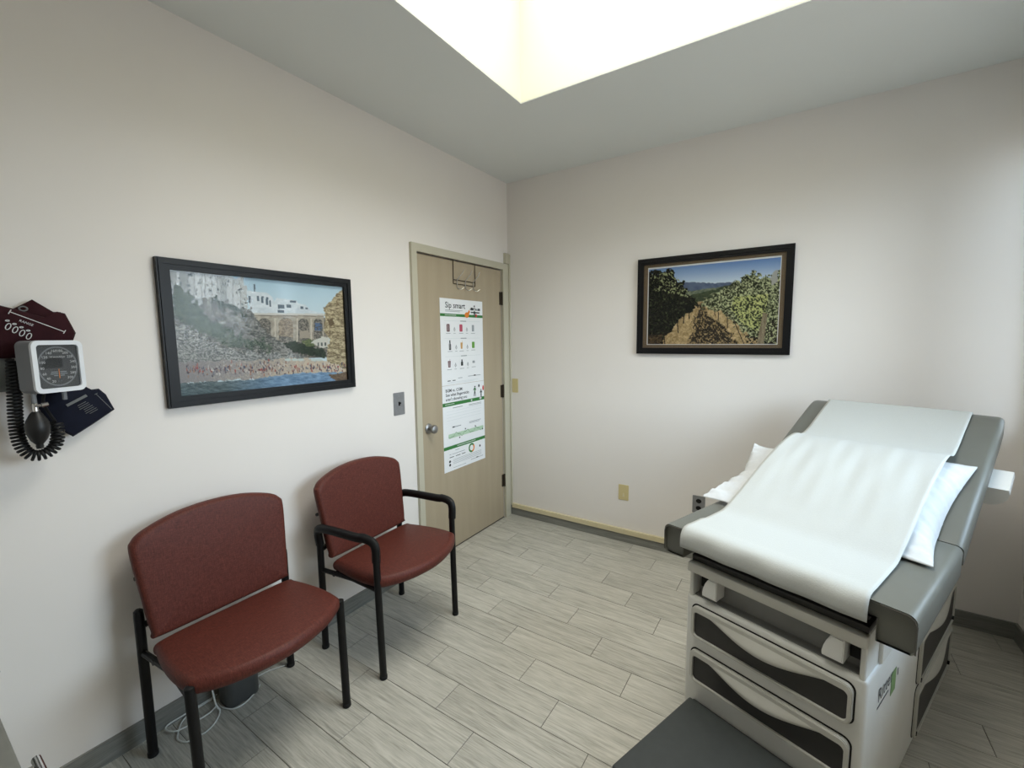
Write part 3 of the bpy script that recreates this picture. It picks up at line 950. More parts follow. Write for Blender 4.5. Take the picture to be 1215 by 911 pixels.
# cliff behind the bridge and under the houses
rk = P.mix((78, 78, 74), (158, 150, 138), (n3 - 0.25) * 1.7)
P.poly([(555, 372), (940, 372), (960, 580), (520, 600)], rk)
P.poly([(700, 380), (770, 380), (780, 480), (700, 470)], P.mix((120, 108, 92), (176, 160, 138), n3 * 1.4 - 0.2))
P.poly([(806, 445), (852, 440), (855, 480), (806, 482)], (166, 156, 140))
P.poly([(560, 376), (930, 376), (930, 362), (560, 358)], (178, 172, 160))
# bridge
br = P.mix((158, 150, 136), (188, 180, 164), n2 * 1.5 - 0.25)
mk = inpoly(X, Y, [(575, 356), (932, 360), (932, 480), (905, 482), (800, 505), (690, 495), (660, 470), (590, 400)])
for cx, hwid, top, bot in ((626, 33, 378, 500), (736, 37, 374, 520), (827, 28, 378, 520), (902, 23, 378, 520)):
    hole = (np.abs(X - cx) < hwid) & (Y < bot) & (Y > top + hwid * (1 - np.sqrt(np.clip(1 - ((X - cx) / hwid) ** 2, 0, 1))))
    mk &= ~hole
P.fill(mk, br)
P.fill((np.abs(Y - 357) < 5) & (X > 572) & (X < 932), (206, 204, 196))
P.fill((np.abs(Y - 365) < 2.2) & (X > 572) & (X < 932), (128, 120, 108))
for px_ in (681, 795, 866):
    P.fill((np.abs(X - px_) < 3) & (Y > 378) & (Y < 495), (206, 198, 182))
P.fill((X > 885) & (X < 922) & (Y > 400) & (Y < 440) & (n3 > 0.5), (86, 112, 146))
# big left cliff
cl = P.mix((78, 82, 80), (162, 160, 154), (n3 * 0.6 + n2 * 0.4 - 0.28) * 2.1)
P.poly([(130, 330), (200, 300), (260, 330), (340, 275), (400, 300), (430, 285), (500, 330), (560, 330), (590, 390), (660, 470), (720, 510), (800, 560), (860, 600), (640, 620), (190, 700), (130, 700)], cl, 16, 12)
veg = P.mix((54, 70, 62), (118, 128, 114), n3 * 1.6 - 0.3)
P.poly([(150, 190), (230, 240), (300, 330), (420, 420), (520, 480), (680, 510), (660, 545), (500, 540), (360, 490), (240, 430), (160, 380)], veg, 30, 15)
P.poly([(340, 270), (380, 280), (520, 340), (540, 380), (480, 350), (400, 320)], (72, 84, 78), 18, 18)
rocks = P.mix((104, 108, 108), (186, 186, 182), (n3 - 0.28) * 2.0)
P.poly([(160, 420), (260, 440), (330, 500), (500, 560), (780, 575), (820, 590), (700, 610), (190, 640), (170, 560)], rocks, 22, 21)
P.poly([(720, 505), (790, 500), (860, 520), (945, 545), (945, 580), (860, 575), (770, 550)], P.mix((30, 40, 34), (70, 84, 66), n3), 10, 24)
P.poly([(820, 500), (850, 482), (885, 490), (880, 520), (840, 528)], P.mix((78, 92, 60), (124, 132, 92), n3), 8, 25)
P.poly([(868, 505), (885, 488), (925, 470), (958, 486), (960, 520), (930, 535), (890, 520)], (206, 204, 194), 5, 27)
P.fill((X > 890) & (X < 950) & (np.abs(Y - 512) < 9) & (np.sin(X * 0.35) > 0), (90, 96, 92))
# right cliff
rc = P.mix((112, 98, 74), (208, 194, 158), (n3 * 0.6 + fbm(X * .03, Y * .12, 31) * 0.5 - 0.25) * 1.8)
P.poly([(1040, 205), (1010, 235), (985, 272), (950, 300), (928, 335), (940, 400), (930, 440), (960, 490), (945, 560), (940, 625), (1060, 665), (1060, 200)], rc, 9, 33)
P.poly([(955, 380), (980, 375), (985, 410), (960, 425)], (104, 88, 64), 8, 35)
# beach with people
bc = P.mix((150, 146, 146), (206, 190, 168), (X - 400) / 500 + (n3 - 0.5))
P.poly([(180, 610), (480, 600), (840, 585), (940, 600), (1055, 650), (1055, 668), (640, 690), (190, 722)], bc, 8, 37)
r_ = np.random.default_rng(5)
for _ in range(330):
    px_ = r_.uniform(230, 1040)
    py_ = 642 + (px_ - 620) * -0.02 + r_.normal(0, 15)
    hh_ = r_.uniform(3, 8)
    colr = [(74, 70, 84), (168, 124, 106), (112, 94, 100), (168, 84, 80), (84, 94, 116), (206, 200, 194), (140, 104, 92), (96, 88, 96)][r_.integers(8)]
    P.fill((np.abs(X - px_) < 2.4) & (np.abs(Y - py_) < hh_), colr)
for px_ in (745, 782, 812, 880, 905):
    P.fill(((X - px_) / 17) ** 2 + ((Y - 594) / 7) ** 2 < 1, (196, 208, 204))
# sea
se = P.mix((92, 108, 112), (122, 152, 180), (X - 430) / 260)
se = se + ((fbm(X * .05, Y * .22, 41) - 0.5) * 60)[..., None]
P.poly([(180, 722), (560, 700), (590, 690), (780, 665), (960, 655), (1060, 660), (1060, 800), (180, 800)], se, 5, 43)
P.poly([(950, 668), (1060, 655), (1060, 720), (965, 690)], P.mix((92, 76, 60), (140, 118, 96), n3), 6, 45)
pic1 = P.c

# vineyard picture (back wall)
nx2, ny2 = 280, 184
X, Y = grid([(155, 268), (1000, 185), (975, 740), (152, 742)], nx2, ny2)
P = Paint(X, Y)
n1, n2, n3 = fbm(X * .02, Y * .02, 61), fbm(X * .05, Y * .05, 62), fbm(X * .13, Y * .13, 63)
P.c[:] = P.mix((92, 132, 194), (204, 220, 236), (Y - 205 + (X - 500) * 0.08) / 145)
P.poly([(290, 352), (380, 350), (440, 346), (520, 352), (640, 350), (760, 345), (760, 470), (290, 470)], P.mix((78, 92, 122), (108, 122, 146), n2), 5, 64)
P.poly([(300, 400), (420, 402), (560, 385), (700, 372), (700, 480), (300, 480)], P.mix((86, 100, 84), (140, 146, 120), n3), 5, 65)
P.poly([(560, 400), (600, 380), (680, 362), (760, 350), (760, 470), (420, 470), (420, 430)], P.mix((46, 58, 44), (86, 98, 70), n3), 5, 66)
P.poly([(140, 470), (1000, 470), (1000, 760), (140, 760)], P.mix((150, 128, 88), (214, 190, 146), (n3 * 0.6 + n2 * 0.4 - 0.2) * 1.7))
for pts, sd in (([(478, 478), (498, 478), (530, 560), (600, 600), (690, 690), (720, 745), (400, 745), (450, 660), (440, 600), (470, 540)], 67), ([(560, 640), (660, 640), (710, 700), (640, 700)], 68)):
    mk = inpoly(X + (n2 - .5) * 40, Y + (n3 - .5) * 40, pts)
    P.fill(mk & (n3 > 0.36), P.mix((26, 24, 22), (60, 52, 42), n3))
# right vines
rv = P.mix((30, 36, 20), (196, 202, 158), (n3 - 0.3) * 2.2)
P.poly([(480, 500), (520, 450), (600, 410), (650, 375), (690, 345), (760, 320), (800, 290), (822, 268), (860, 300), (900, 312), (950, 300), (1005, 270), (1005, 745), (890, 745), (800, 690), (740, 640), (640, 560), (560, 520)], rv, 22, 70)
bright = P.mix((128, 142, 76), (214, 216, 150), n3)
P.fill(inpoly(X, Y, [(700, 440), (920, 420), (900, 560), (850, 660), (760, 620), (680, 520)]) & (n3 > 0.52), bright)
P.fill(inpoly(X + (n2 - .5) * 30, Y + (n3 - .5) * 30, [(890, 620), (1000, 560), (1000, 745), (900, 745)]) & (n3 < 0.55), (34, 28, 24))
P.fill(inpoly(X, Y, [(770, 680), (860, 700), (850, 745), (780, 745)]) & (n3 < 0.5), (40, 36, 28))
P.poly([(885, 538), (916, 548), (890, 745), (846, 745)], P.mix((116, 104, 84), (168, 156, 132), fbm(X * .2, Y * .03, 72)))
P.poly([(930, 320), (955, 280), (980, 268), (975, 340), (945, 370)], (176, 176, 172), 5, 73)
for xa, ya, xb, yb in ((578, 510, 578, 560), (655, 540, 660, 640), (690, 570, 765, 740), (600, 540, 600, 590)):
    tpar = np.clip(((X - xa) * (xb - xa) + (Y - ya) * (yb - ya)) / ((xb - xa) ** 2 + (yb - ya) ** 2), 0, 1)
    P.fill(np.hypot(X - xa - tpar * (xb - xa), Y - ya - tpar * (yb - ya)) < 3, (58, 48, 40))
# left vines
lv = P.mix((10, 12, 8), (92, 102, 68), (n3 - 0.60) * 2.6)
P.poly([(140, 275), (200, 285), (300, 270), (320, 330), (380, 350), (390, 400), (440, 450), (475, 480), (440, 520), (350, 580), (320, 640), (270, 690), (240, 745), (140, 745)], lv, 18, 75)
P.fill(inpoly(X, Y, [(160, 300), (300, 280), (370, 360), (430, 450), (300, 420), (180, 400)]) & (n3 > 0.66), P.mix((96, 112, 60), (178, 184, 140), n3))
P.poly([(140, 690), (250, 680), (240, 745), (140, 745)], P.mix((30, 24, 18), (110, 90, 64), n3), 10, 77)
for xa, ya, xb, yb in ((340, 600, 345, 670), (380, 560, 378, 610), (415, 540, 415, 580), (255, 670, 262, 745)):
    tpar = np.clip(((X - xa) * (xb - xa) + (Y - ya) * (yb - ya)) / ((xb - xa) ** 2 + (yb - ya) ** 2), 0, 1)
    P.fill(np.hypot(X - xa - tpar * (xb - xa), Y - ya - tpar * (yb - ya)) < 3, (48, 40, 32))
pic2 = P.c

def frame_ring(parent, y0, y1, z0, z1, bw, depth, fnmap, m='black_frame'):
    o = [(y0, z0), (y1, z0), (y1, z1), (y0, z1)]
    i_ = [(y0 + bw, z0 + bw), (y1 - bw, z0 + bw), (y1 - bw, z1 - bw), (y0 + bw, z1 - bw)]
    mb = MB().ringprism(o, i_, fnmap, 0.001, depth)
    o2 = [(y0 + 0.006, z0 + 0.006), (y1 - 0.006, z0 + 0.006), (y1 - 0.006, z1 - 0.006), (y0 + 0.006, z1 - 0.006)]
    i2 = [(y0 + bw * .55, z0 + bw * .55), (y1 - bw * .55, z0 + bw * .55), (y1 - bw * .55, z1 - bw * .55), (y0 + bw * .55, z1 - bw * .55)]
    mb.ringprism(o2, i2, fnmap, depth - 0.002, depth + 0.004)
    return mb.build('frame', m, parent, smooth=0)
# left wall picture
t = tag(empty('framed_picture', (0, 0, 0)), 'black framed photo of a cliffside coastal town with arched bridge', 'picture')
fn1 = lambda a, b, d: (d, a, b)
frame_ring(t, -2.364, -1.526, 1.249, 1.816, 0.042, 0.024, fn1)
y0, y1, z0, z1 = -2.324, -1.566, 1.289, 1.777
MB().box(0.001, 0.008, y0 - 0.01, y1 + 0.01, z0 - 0.01, z1 + 0.01).build('backing', 'black_plastic', t)
print_mesh('photograph', pic1, lambda s, q: (0.0095, y0 + (y1 - y0) * s, z1 + (z0 - z1) * q), nx, ny, t)
MB().box(0.0125, 0.0145, y0 - 0.003, y1 + 0.003, z0 - 0.003, z1 + 0.003).build('glass', 'glass', t)
# back wall picture
t = tag(empty('framed_picture', (0, 0, 0)), 'black framed vineyard photo with taupe mat above the outlets', 'picture')
fn2 = lambda a, b, d: (a, -d, b)
frame_ring(t, 1.073, 1.967, 1.382, 2.013, 0.040, 0.024, fn2)
MB().box(1.1, 1.94, -0.008, -0.001, 1.40, 1.99).build('backing', 'black_plastic', t)
x0, x1, z0, z1 = 1.145, 1.900, 1.446, 1.944
MB().ringprism([(1.106, 1.415), (1.934, 1.415), (1.934, 1.980), (1.106, 1.980)], [(x0 - 0.006, z0 - 0.004), (x1 + 0.004, z0 - 0.004), (x1 + 0.004, z1 + 0.010), (x0 - 0.006, z1 + 0.010)], fn2, 0.008, 0.012).build('mat_board', 'taupe_mat', t, smooth=0)
MB().box(x0 - 0.012, x1 + 0.012, -0.0092, -0.008, z0 - 0.012, z1 + 0.016).build('print_border', 'white_card', t, smooth=0)
print_mesh('photograph', pic2, lambda s, q: (x0 + (x1 - x0) * s, -0.0102, z1 + (z0 - z1) * q), nx2, ny2, t)
MB().box(1.108, 1.932, -0.0165, -0.0145, 1.417, 1.978).build('glass', 'glass', t)

# ------------------------------------------------------------------ posters on the door
def poster(label, y0, y1, z0, z1, x):
    t = tag(empty('poster', (0, 0, 0)), label, 'poster')
    MB().box(x, x + 0.0008, y0, y1, z0, z1).build('sheet', 'white_card', t, smooth=0)
    def mp(s, q, lvl=1):
        return (x + 0.0008 + 0.00035 * lvl, y0 + (y1 - y0) * s, z1 + (z0 - z1) * q)
    def rect(mb, s0, s1, q0, q1, lvl=1):
        mb.add([mp(s0, q0, lvl), mp(s1, q0, lvl), mp(s1, q1, lvl), mp(s0, q1, lvl)], [(0, 1, 2, 3)])
    def poly(mb, pts, lvl=1):
        mb.add([mp(a, b, lvl) for a, b in pts], [tuple(range(len(pts)))])
    def txt(mb, s, q, size, body, bold=0.0):
        add_text(mb, body, size, lambda a, b: (x + 0.0008 + 0.00035 * 2, y0 + (y1 - y0) * s + a, z1 + (z0 - z1) * q + b), bold=bold)
    return t, rect, poly, txt
def person(mbs, poly, cx, cy, h, lean=0.0, dark=None, top=None, lvl=2):
    """small printed figure; h as share of the sheet height"""
    w = h * 0.62
    circ = [(cx + lean * 0.5 * h + 0.09 * h * 1.3 * math.cos(a), cy - 0.43 * h + 0.075 * h * math.sin(a)) for a in [2 * PI * i / 10 for i in range(10)]]
    poly(dark, circ, lvl)
    poly(top, [(cx - 0.16 * w + lean * .3 * h, cy - 0.34 * h), (cx + 0.2 * w + lean * .3 * h, cy - 0.34 * h), (cx + 0.16 * w, cy), (cx - 0.16 * w, cy)], lvl)
    poly(dark, [(cx - 0.16 * w, cy), (cx + 0.16 * w, cy), (cx + 0.30 * w, cy + 0.5 * h), (cx + 0.16 * w, cy + 0.5 * h), (cx, cy + 0.15 * h), (cx - 0.2 * w, cy + 0.48 * h), (cx - 0.34 * w, cy + 0.46 * h)], lvl)
    poly(dark, [(cx + 0.16 * w + lean * .3 * h, cy - 0.33 * h), (cx + 0.46 * w, cy - 0.12 * h), (cx + 0.4 * w, cy - 0.06 * h), (cx + 0.12 * w, cy - 0.2 * h)], lvl)
    poly(dark, [(cx - 0.16 * w + lean * .3 * h, cy - 0.33 * h), (cx - 0.48 * w, cy - 0.16 * h), (cx - 0.42 * w, cy - 0.09 * h), (cx - 0.12 * w, cy - 0.2 * h)], lvl)
t, rect, poly, txt = poster('upper poster on the door titled Sip smart with rows of drinks', -0.8225, -0.3545, 1.180, 1.772, 0.0012)
L_ = {}
def lay(name, m):
    L_[name] = (MB(), m)
    return L_[name][0]
ink, green, grey, pale = lay('print_text', 'print_dark'), lay('print_band', 'print_green'), lay('print_lines', 'print_grey'), lay('print_rules', 'print_pale')
txt(ink, 0.11, 0.105, 0.056, 'Sip smart', 0.0006)
for q, a, b in ((0.128, 0.11, 0.5), (0.142, 0.11, 0.44)):
    rect(grey, a, b, q, q + 0.006)
rect(green, 0.0, 1.0, 0.172, 0.204)
rect(lay('print_band_text', 'print_white'), 0.1, 0.35, 0.184, 0.191, 2)
dk, tp = lay('print_figures', 'print_dark'), lay('print_shirt', 'print_white')
person(None, poly, 0.79, 0.125, 0.14, 0.0, dk, tp, 3)
rect(lay('print_table', 'print_grey'), 0.68, 0.94, 0.095, 0.118)
rect(dk, 0.70, 0.75, 0.085, 0.115, 2)
rect(dk, 0.88, 0.93, 0.09, 0.118, 2)
rect(dk, 0.70, 0.92, 0.135, 0.15, 2)
og = lay('print_fruit', 'print_orange')
poly(og, [(0.60 + 0.05 * math.cos(a), 0.178 + 0.034 * math.sin(a)) for a in [2 * PI * i / 14 for i in range(14)]], 3)
poly(og, [(0.62, 0.15), (0.66, 0.11), (0.68, 0.14), (0.65, 0.17)], 3)
poly(lay('print_fruit_red', 'print_red'), [(0.83 + 0.025 * math.cos(a), 0.18 + 0.02 * math.sin(a)) for a in [2 * PI * i / 12 for i in range(12)]], 3)
for q in (0.248, 0.452, 0.662):
    rect(pale, 0.08, 0.92, q + 0.004, q + 0.007)
    rect(grey, 0.44, 0.58, q, q + 0.010, 2)
drinks = [(0.165, 0.335, 0.066, 0.088, 'print_maroon'), (0.455, 0.335, 0.07, 0.086, 'print_pink'), (0.745, 0.335, 0.055, 0.08, 'print_grey'),
          (0.195, 0.545, 0.045, 0.09, 'print_dark'), (0.460, 0.545, 0.05, 0.075, 'print_tan'), (0.745, 0.540, 0.066, 0.078, 'print_lime'),
          (0.170, 0.755, 0.062, 0.075, 'print_maroon'), (0.46, 0.755, 0.05, 0.06, 'print_dark'), (0.745, 0.750, 0.06, 0.03, 'print_grey')]
for i, (s, q, w, h, m_) in enumerate(drinks):
    mb = lay('print_drink' if i == 0 else 'print_drink.%03d' % i, m_)
    if i in (3, 7):
        poly(mb, [(s - 0.012, q - h * .75), (s + 0.012, q - h * .75), (s + 0.014, q - h * .35), (s + w / 2, q - h * .2), (s + w / 2, q + h / 2), (s - w / 2, q + h / 2), (s - w / 2, q - h * .2), (s - 0.014, q - h * .35)])
    elif i in (4, 6):
        poly(mb, [(s - w / 2, q - h / 2), (s + w / 2, q - h / 2), (s + w * .38, q + h / 2), (s - w * .38, q + h / 2)])
        rect(mb, s + 0.012, s + 0.018, q - h * .8, q - h / 2)
    else:
        poly(mb, [(s - w * .4, q - h / 2), (s + w * .4, q - h / 2), (s + w / 2, q - h * .4), (s + w / 2, q + h * .42), (s + w * .4, q + h / 2), (s - w * .4, q + h / 2), (s - w / 2, q + h * .42), (s - w / 2, q - h * .4)])
    if i % 3 == 0:
        rect(tp, s - w * .12, s + w * .05, q - h * .38, q + h * .38, 2)
    rect(grey, s - 0.05, s + 0.05, q + 0.06, q + 0.066)
    if i % 3 < 2:
        rect(grey, s + 0.115, s + 0.165, q + 0.06, q + 0.065)
        poly(grey, [(s + 0.14, q - 0.015), (s + 0.162, q + 0.022), (s + 0.14, q + 0.045), (s + 0.118, q + 0.022)])
        poly(tp, [(s + 0.14, q + 0.002), (s + 0.153, q + 0.024), (s + 0.14, q + 0.038), (s + 0.127, q + 0.024)], 2)
rect(ink, 0.12, 0.19, 0.946, 0.955)
rect(ink, 0.23, 0.30, 0.946, 0.955)
rect(grey, 0.36, 0.46, 0.925, 0.932)
rect(grey, 0.60, 0.92, 0.918, 0.925)
rect(ink, 0.74, 0.79, 0.912, 0.926, 2)
rect(pale, 0.12, 0.85, 0.968, 0.972)
rect(pale, 0.12, 0.75, 0.980, 0.984)
for nme, (mb, m_) in L_.items():
    tag(mb.build(nme.split('.')[0], m_, t, smooth=0), kind='stuff')

t, rect, poly, txt = poster('lower poster on the door with green bands and a ring chart', -0.8225, -0.3535, 0.572, 1.178, 0.0012)
L_ = {}
ink, green, grey, pale = lay('print_text', 'print_dark'), lay('print_band', 'print_green'), lay('print_lines', 'print_grey'), lay('print_rules', 'print_pale')
tp, dk = lay('print_shirt', 'print_white'), lay('print_figures', 'print_dark')
txt(ink, 0.07, 0.075, 0.030, 'BGM vs. CGM:', 0.0004)
txt(ink, 0.07, 0.125, 0.030, 'See what fingersticks', 0.0004)
txt(ink, 0.07, 0.175, 0.030, 'aren\'t showing you', 0.0004)
rect(green, 0, 1, 0.197, 0.238)
rect(tp, 0.05, 0.26, 0.213, 0.220, 2)
gm = lay('print_jersey', 'print_green')
person(None, poly, 0.755, 0.115, 0.13, 0.08, dk, gm, 2)
person(None, poly, 0.92, 0.155, 0.11, -0.05, dk, dk, 2)
poly(lay('print_ball', 'print_red'), [(0.975 + 0.02 * math.cos(a), 0.09 + 0.035 * math.sin(a)) for a in [2 * PI * i / 10 for i in range(10)]], 2)
poly(dk, [(0.865 + 0.02 * math.cos(a), 0.055 + 0.02 * math.sin(a)) for a in [2 * PI * i / 10 for i in range(10)]], 2)
poly(tp, [(0.67 + 0.018 * math.cos(a), 0.217 + 0.013 * math.sin(a)) for a in [2 * PI * i / 10 for i in range(10)]], 2)
poly(tp, [(0.9 + 0.03 * math.cos(a), 0.212 + 0.016 * math.sin(a)) for a in [2 * PI * i / 10 for i in range(10)]], 2)
for q in (0.30, 0.335, 0.37, 0.405):
    rect(pale, 0.08, 0.92, q, q + 0.003)
rect(grey, 0.22, 0.45, 0.262, 0.27)
rect(grey, 0.60, 0.92, 0.262, 0.268)
rect(grey, 0.60, 0.92, 0.276, 0.281)
rect(grey, 0.20, 0.40, 0.485, 0.495)
rect(ink, 0.20, 0.25, 0.483, 0.497, 2)
rect(grey, 0.60, 0.90, 0.475, 0.482)
rect(grey, 0.60, 0.86, 0.49, 0.496)
rect(lay('print_chart_bar', 'print_sage'), 0.11, 0.96, 0.565, 0.615)
pts = [(0.11 + 0.85 * i / 40, 0.588 + 0.022 * math.sin(i * 0.55) + 0.01 * math.sin(i * 1.4)) for i in range(41)]
for a, b in zip(pts, pts[1:]):
    poly(gm, [(a[0], a[1] - 0.0025), (b[0], b[1] - 0.0025), (b[0], b[1] + 0.0025), (a[0], a[1] + 0.0025)], 2)
for s, q in ((0.36, 0.632), (0.50, 0.548), (0.75, 0.548), (0.94, 0.61)):
    poly(dk, [(s + 0.014 * math.cos(a), q + 0.01 * math.sin(a)) for a in [2 * PI * i / 8 for i in range(8)]], 3)
rect(green, 0, 1, 0.703, 0.742)
rect(tp, 0.30, 0.75, 0.718, 0.726, 2)
n = 28
for i in range(n):
    a0, a1 = 2 * PI * i / n, 2 * PI * (i + 1) / n
    mb = green if 5 < i < 25 else (lay('print_ring', 'print_orange') if 'print_ring' not in L_ else L_['print_ring'][0])
    poly(mb, [(0.645 + 0.075 * math.cos(a0), 0.805 + 0.058 * math.sin(a0)), (0.645 + 0.075 * math.cos(a1), 0.805 + 0.058 * math.sin(a1)), (0.645 + 0.045 * math.cos(a1), 0.805 + 0.035 * math.sin(a1)), (0.645 + 0.045 * math.cos(a0), 0.805 + 0.035 * math.sin(a0))], 2)
poly(dk, [(0.86 + 0.018 * math.cos(a), 0.815 + 0.016 * math.sin(a)) for a in [2 * PI * i / 10 for i in range(10)]], 2)
for a, b, q in ((0.25, 0.35, 0.765), (0.12, 0.16, 0.80), (0.18, 0.48, 0.802)):
    rect(grey, a, b, q, q + 0.006)
for a, b in ((0.12, 0.22), (0.26, 0.37), (0.40, 0.49)):
    rect(ink, a, b, 0.834, 0.842)
for q in (0.872, 0.888, 0.905, 0.922):
    rect(grey, 0.20, 0.90, q, q + 0.004)
for q in (0.885, 0.925):
    poly(dk, [(0.125 + 0.022 * math.cos(a), q + 0.016 * math.sin(a)) for a in [2 * PI * i / 10 for i in range(10)]], 2)
rect(ink, 0.76, 0.81, 0.942, 0.954, 2)
rect(grey, 0.62, 0.94, 0.948, 0.954)
rect(grey, 0.20, 0.5, 0.968, 0.973)
for nme, (mb, m_) in L_.items():
    tag(mb.build(nme.split('.')[0], m_, t, smooth=0), kind='stuff')

# ------------------------------------------------------------------ over-the-door hook rack
hk = tag(empty('hook_rack', (0, -0.56, 2.031)), 'thin wire coat hook rack hung over the top of the door', 'hook rack')
r_ = 0.0028
for yy in (-0.12, 0.12):
    MB().tube([(-0.04, yy, -0.02), (-0.04, yy, 0.004), (0.0042, yy, 0.004), (0.0042, yy, -0.155)], r_, 6).build('strap', 'hinge_bronze', hk)
for zz in (-0.128, -0.155):
    MB().tube([(0.0042, -0.12, zz), (0.0042, 0.12, zz)], r_, 6).build('cross_wire', 'hinge_bronze', hk)
for yy in (-0.085, 0.005, 0.095):
    MB().tube(smooth_open([(0.045, yy + 0.03, -0.055), (0.035, yy + 0.02, -0.085), (0.01, yy, -0.125), (0.0075, yy, -0.155), (0.012, yy, -0.182), (0.03, yy + 0.012, -0.192), (0.045, yy + 0.03, -0.178)], 5), r_, 6).build('hook', 'chrome', hk)

# ------------------------------------------------------------------ switch and outlet plates
def plate(name, label, cat, m, fnmap, a0, a1, b0, b1):
    t = tag(empty(name, fnmap((a0 + a1) / 2, (b0 + b1) / 2, 0)), label, cat)
    c = t.location
    sh_ = lambda a, b, d: tuple(Vector(fnmap(a, b, d)) - c)
    MB().prism(rrect(a0, a1, b0, b1, 0.004, 3), sh_, 0.0002, 0.004).build('plate', m, t)
    ma, mbb = (a0 + a1) / 2, (b0 + b1) / 2
    return t, sh_, ma, mbb
t, fnm, a, b = plate('light_switch', 'grey metal light switch plate left of the door', 'light switch', 'plate_steel', fn1, -1.25, -1.165, 1.044, 1.181)
MB().prism([(a - 0.006, b - 0.012), (a + 0.006, b - 0.012), (a + 0.006, b + 0.012), (a - 0.006, b + 0.012)], fnm, 0.004, 0.0046).build('slot', 'black_plastic', t, smooth=0)
MB().prism([(a - 0.005, b + 0.000), (a + 0.005, b + 0.000), (a + 0.005, b + 0.009), (a - 0.005, b + 0.009)], fnm, 0.004, 0.015).build('toggle', 'black_plastic', t)
for dz in (-0.045, 0.045):
    MB().prism([(a + 0.004 * math.cos(q), b + dz + 0.004 * math.sin(q)) for q in [2 * PI * i / 8 for i in range(8)]], fnm, 0.004, 0.005).build('screw', 'brushed_steel', t)
t, fnm, a, b = plate('wall_plate', 'small ivory wall plate right of the door at switch height', 'wall plate', 'ivory_plastic', fn2, 0.033, 0.089, 1.05, 1.165)
for dz in (-0.04, 0.04):
    MB().prism([(a + 0.003 * math.cos(q), b + dz + 0.003 * math.sin(q)) for q in [2 * PI * i / 8 for i in range(8)]], fnm, 0.004, 0.0048).build('screw', 'ivory_plastic', t)
t, fnm, a, b = plate('phone_jack', 'ivory wall plate low on the back wall between door and table', 'wall plate', 'ivory_plastic', fn2, 0.953, 1.028, 0.314, 0.428)
MB().prism([(a - 0.007, b - 0.03), (a + 0.007, b - 0.03), (a + 0.003, b - 0.006), (a - 0.003, b - 0.006)], fnm, 0.004, 0.007).build('jack', 'cream_strip', t)
t, fnm, a, b = plate('outlet', 'steel electrical outlet with black sockets beside the exam table', 'outlet', 'plate_steel', fn2, 1.463, 1.541, 0.325, 0.443)
for dz in (0.024, -0.024):
    MB().prism([(a + 0.017 * math.cos(q), b + dz + 0.0145 * math.sin(q)) for q in [2 * PI * i / 16 for i in range(16)]], fnm, 0.004, 0.006).build('socket', 'black_plastic', t)

# ------------------------------------------------------------------ wall blood pressure gauge, cuffs, coil
GX, GY, GZ = 0.125, -2.672, 1.433
GR = math.radians(24)
gd = tag(empty('pressure_gauge', (GX, GY, GZ), GR), 'white square blood pressure gauge with dark dial on wall bracket', 'pressure gauge')
fg = lambda a, b, d: (d, a, b)          # local: x out of the dial, y to the right, z up
S, SW = 0.078, 0.066
MB().prism(rrect(-SW, SW, -S, S, 0.018), fg, -0.045, 0.006).build('housing', 'gauge_grey', gd)
MB().ringprism(rrect(-SW, SW, -S, S, 0.018), rrect(-SW + 0.012, SW - 0.012, -S + 0.013, S - 0.013, 0.009), fg, 0.005, 0.014).build('bezel', 'gauge_white', gd)
dl = MB().prism(rrect(-SW + 0.011, SW - 0.011, -S + 0.012, S - 0.012, 0.009), fg, 0.006, 0.0068).build('dial', 'dial_face', gd)
rg = MB().ringprism([(0.052 * math.cos(a), 0.060 * math.sin(a)) for a in [2 * PI * i / 48 for i in range(48)]], [(0.048 * math.cos(a), 0.056 * math.sin(a)) for a in [2 * PI * i / 48 for i in range(48)]], fg, 0.0068, 0.0072)
rg.build('scale_ring', 'gauge_grey', dl, smooth=0)
MB().add([fg(-0.047, -0.006, 0.0074), fg(0.012, -0.004, 0.0074), fg(0.012, 0.022, 0.0074), fg(-0.014, 0.03, 0.0074), fg(-0.03, 0.02, 0.0074)], [(0, 1, 2, 3, 4)]).build('dial_window', 'dial_dark', dl, smooth=0)
nm = MB()
for i in range(15):
    val = 20 * (i + 1)
    ang = math.radians(-112 - (i) * (316 - 0) / 15.0)
    cx, cz = 0.041 * math.cos(ang), 0.048 * math.sin(ang)
    add_text(nm, str(val), 0.0105, lambda a, b, cx=cx, cz=cz: fg(cx + a, cz - 0.004 + b, 0.0078), 'CENTER')
add_text(nm, 'WelchAllyn', 0.0085, lambda a, b: fg(a, 0.026 + b, 0.0078), 'CENTER')
tag(nm.build('dial_numbers', 'print_white', dl, smooth=0), kind='stuff')
MB().add([fg(-0.0012, -0.036, 0.0084), fg(0.0012, -0.036, 0.0084), fg(0.0008, -0.008, 0.0084), fg(-0.0008, -0.008, 0.0084)], [(0, 1, 2, 3)]).build('needle', 'print_orange', dl, smooth=0)
pl_ = MB()
for zz, hw_ in ((-0.018, 0.02), (-0.0235, 0.022), (-0.029, 0.014), (-0.046, 0.004)):
    pl_.add([fg(-hw_, zz, 0.0079), fg(-0.003, zz, 0.0079), fg(-0.003, zz + 0.0022, 0.0079), fg(-hw_, zz + 0.0022, 0.0079)], [(0, 1, 2, 3)])
    pl_.add([fg(0.003, zz, 0.0079), fg(hw_, zz, 0.0079), fg(hw_, zz + 0.0022, 0.0079), fg(0.003, zz + 0.0022, 0.0079)], [(0, 1, 2, 3)])
tag(pl_.build('dial_small_print', 'print_grey', dl, smooth=0), kind='stuff')
MB().box(0.0085, 0.0095, -SW + 0.012, SW - 0.012, -S + 0.013, S - 0.013).build('dial_glass', 'glass', gd)
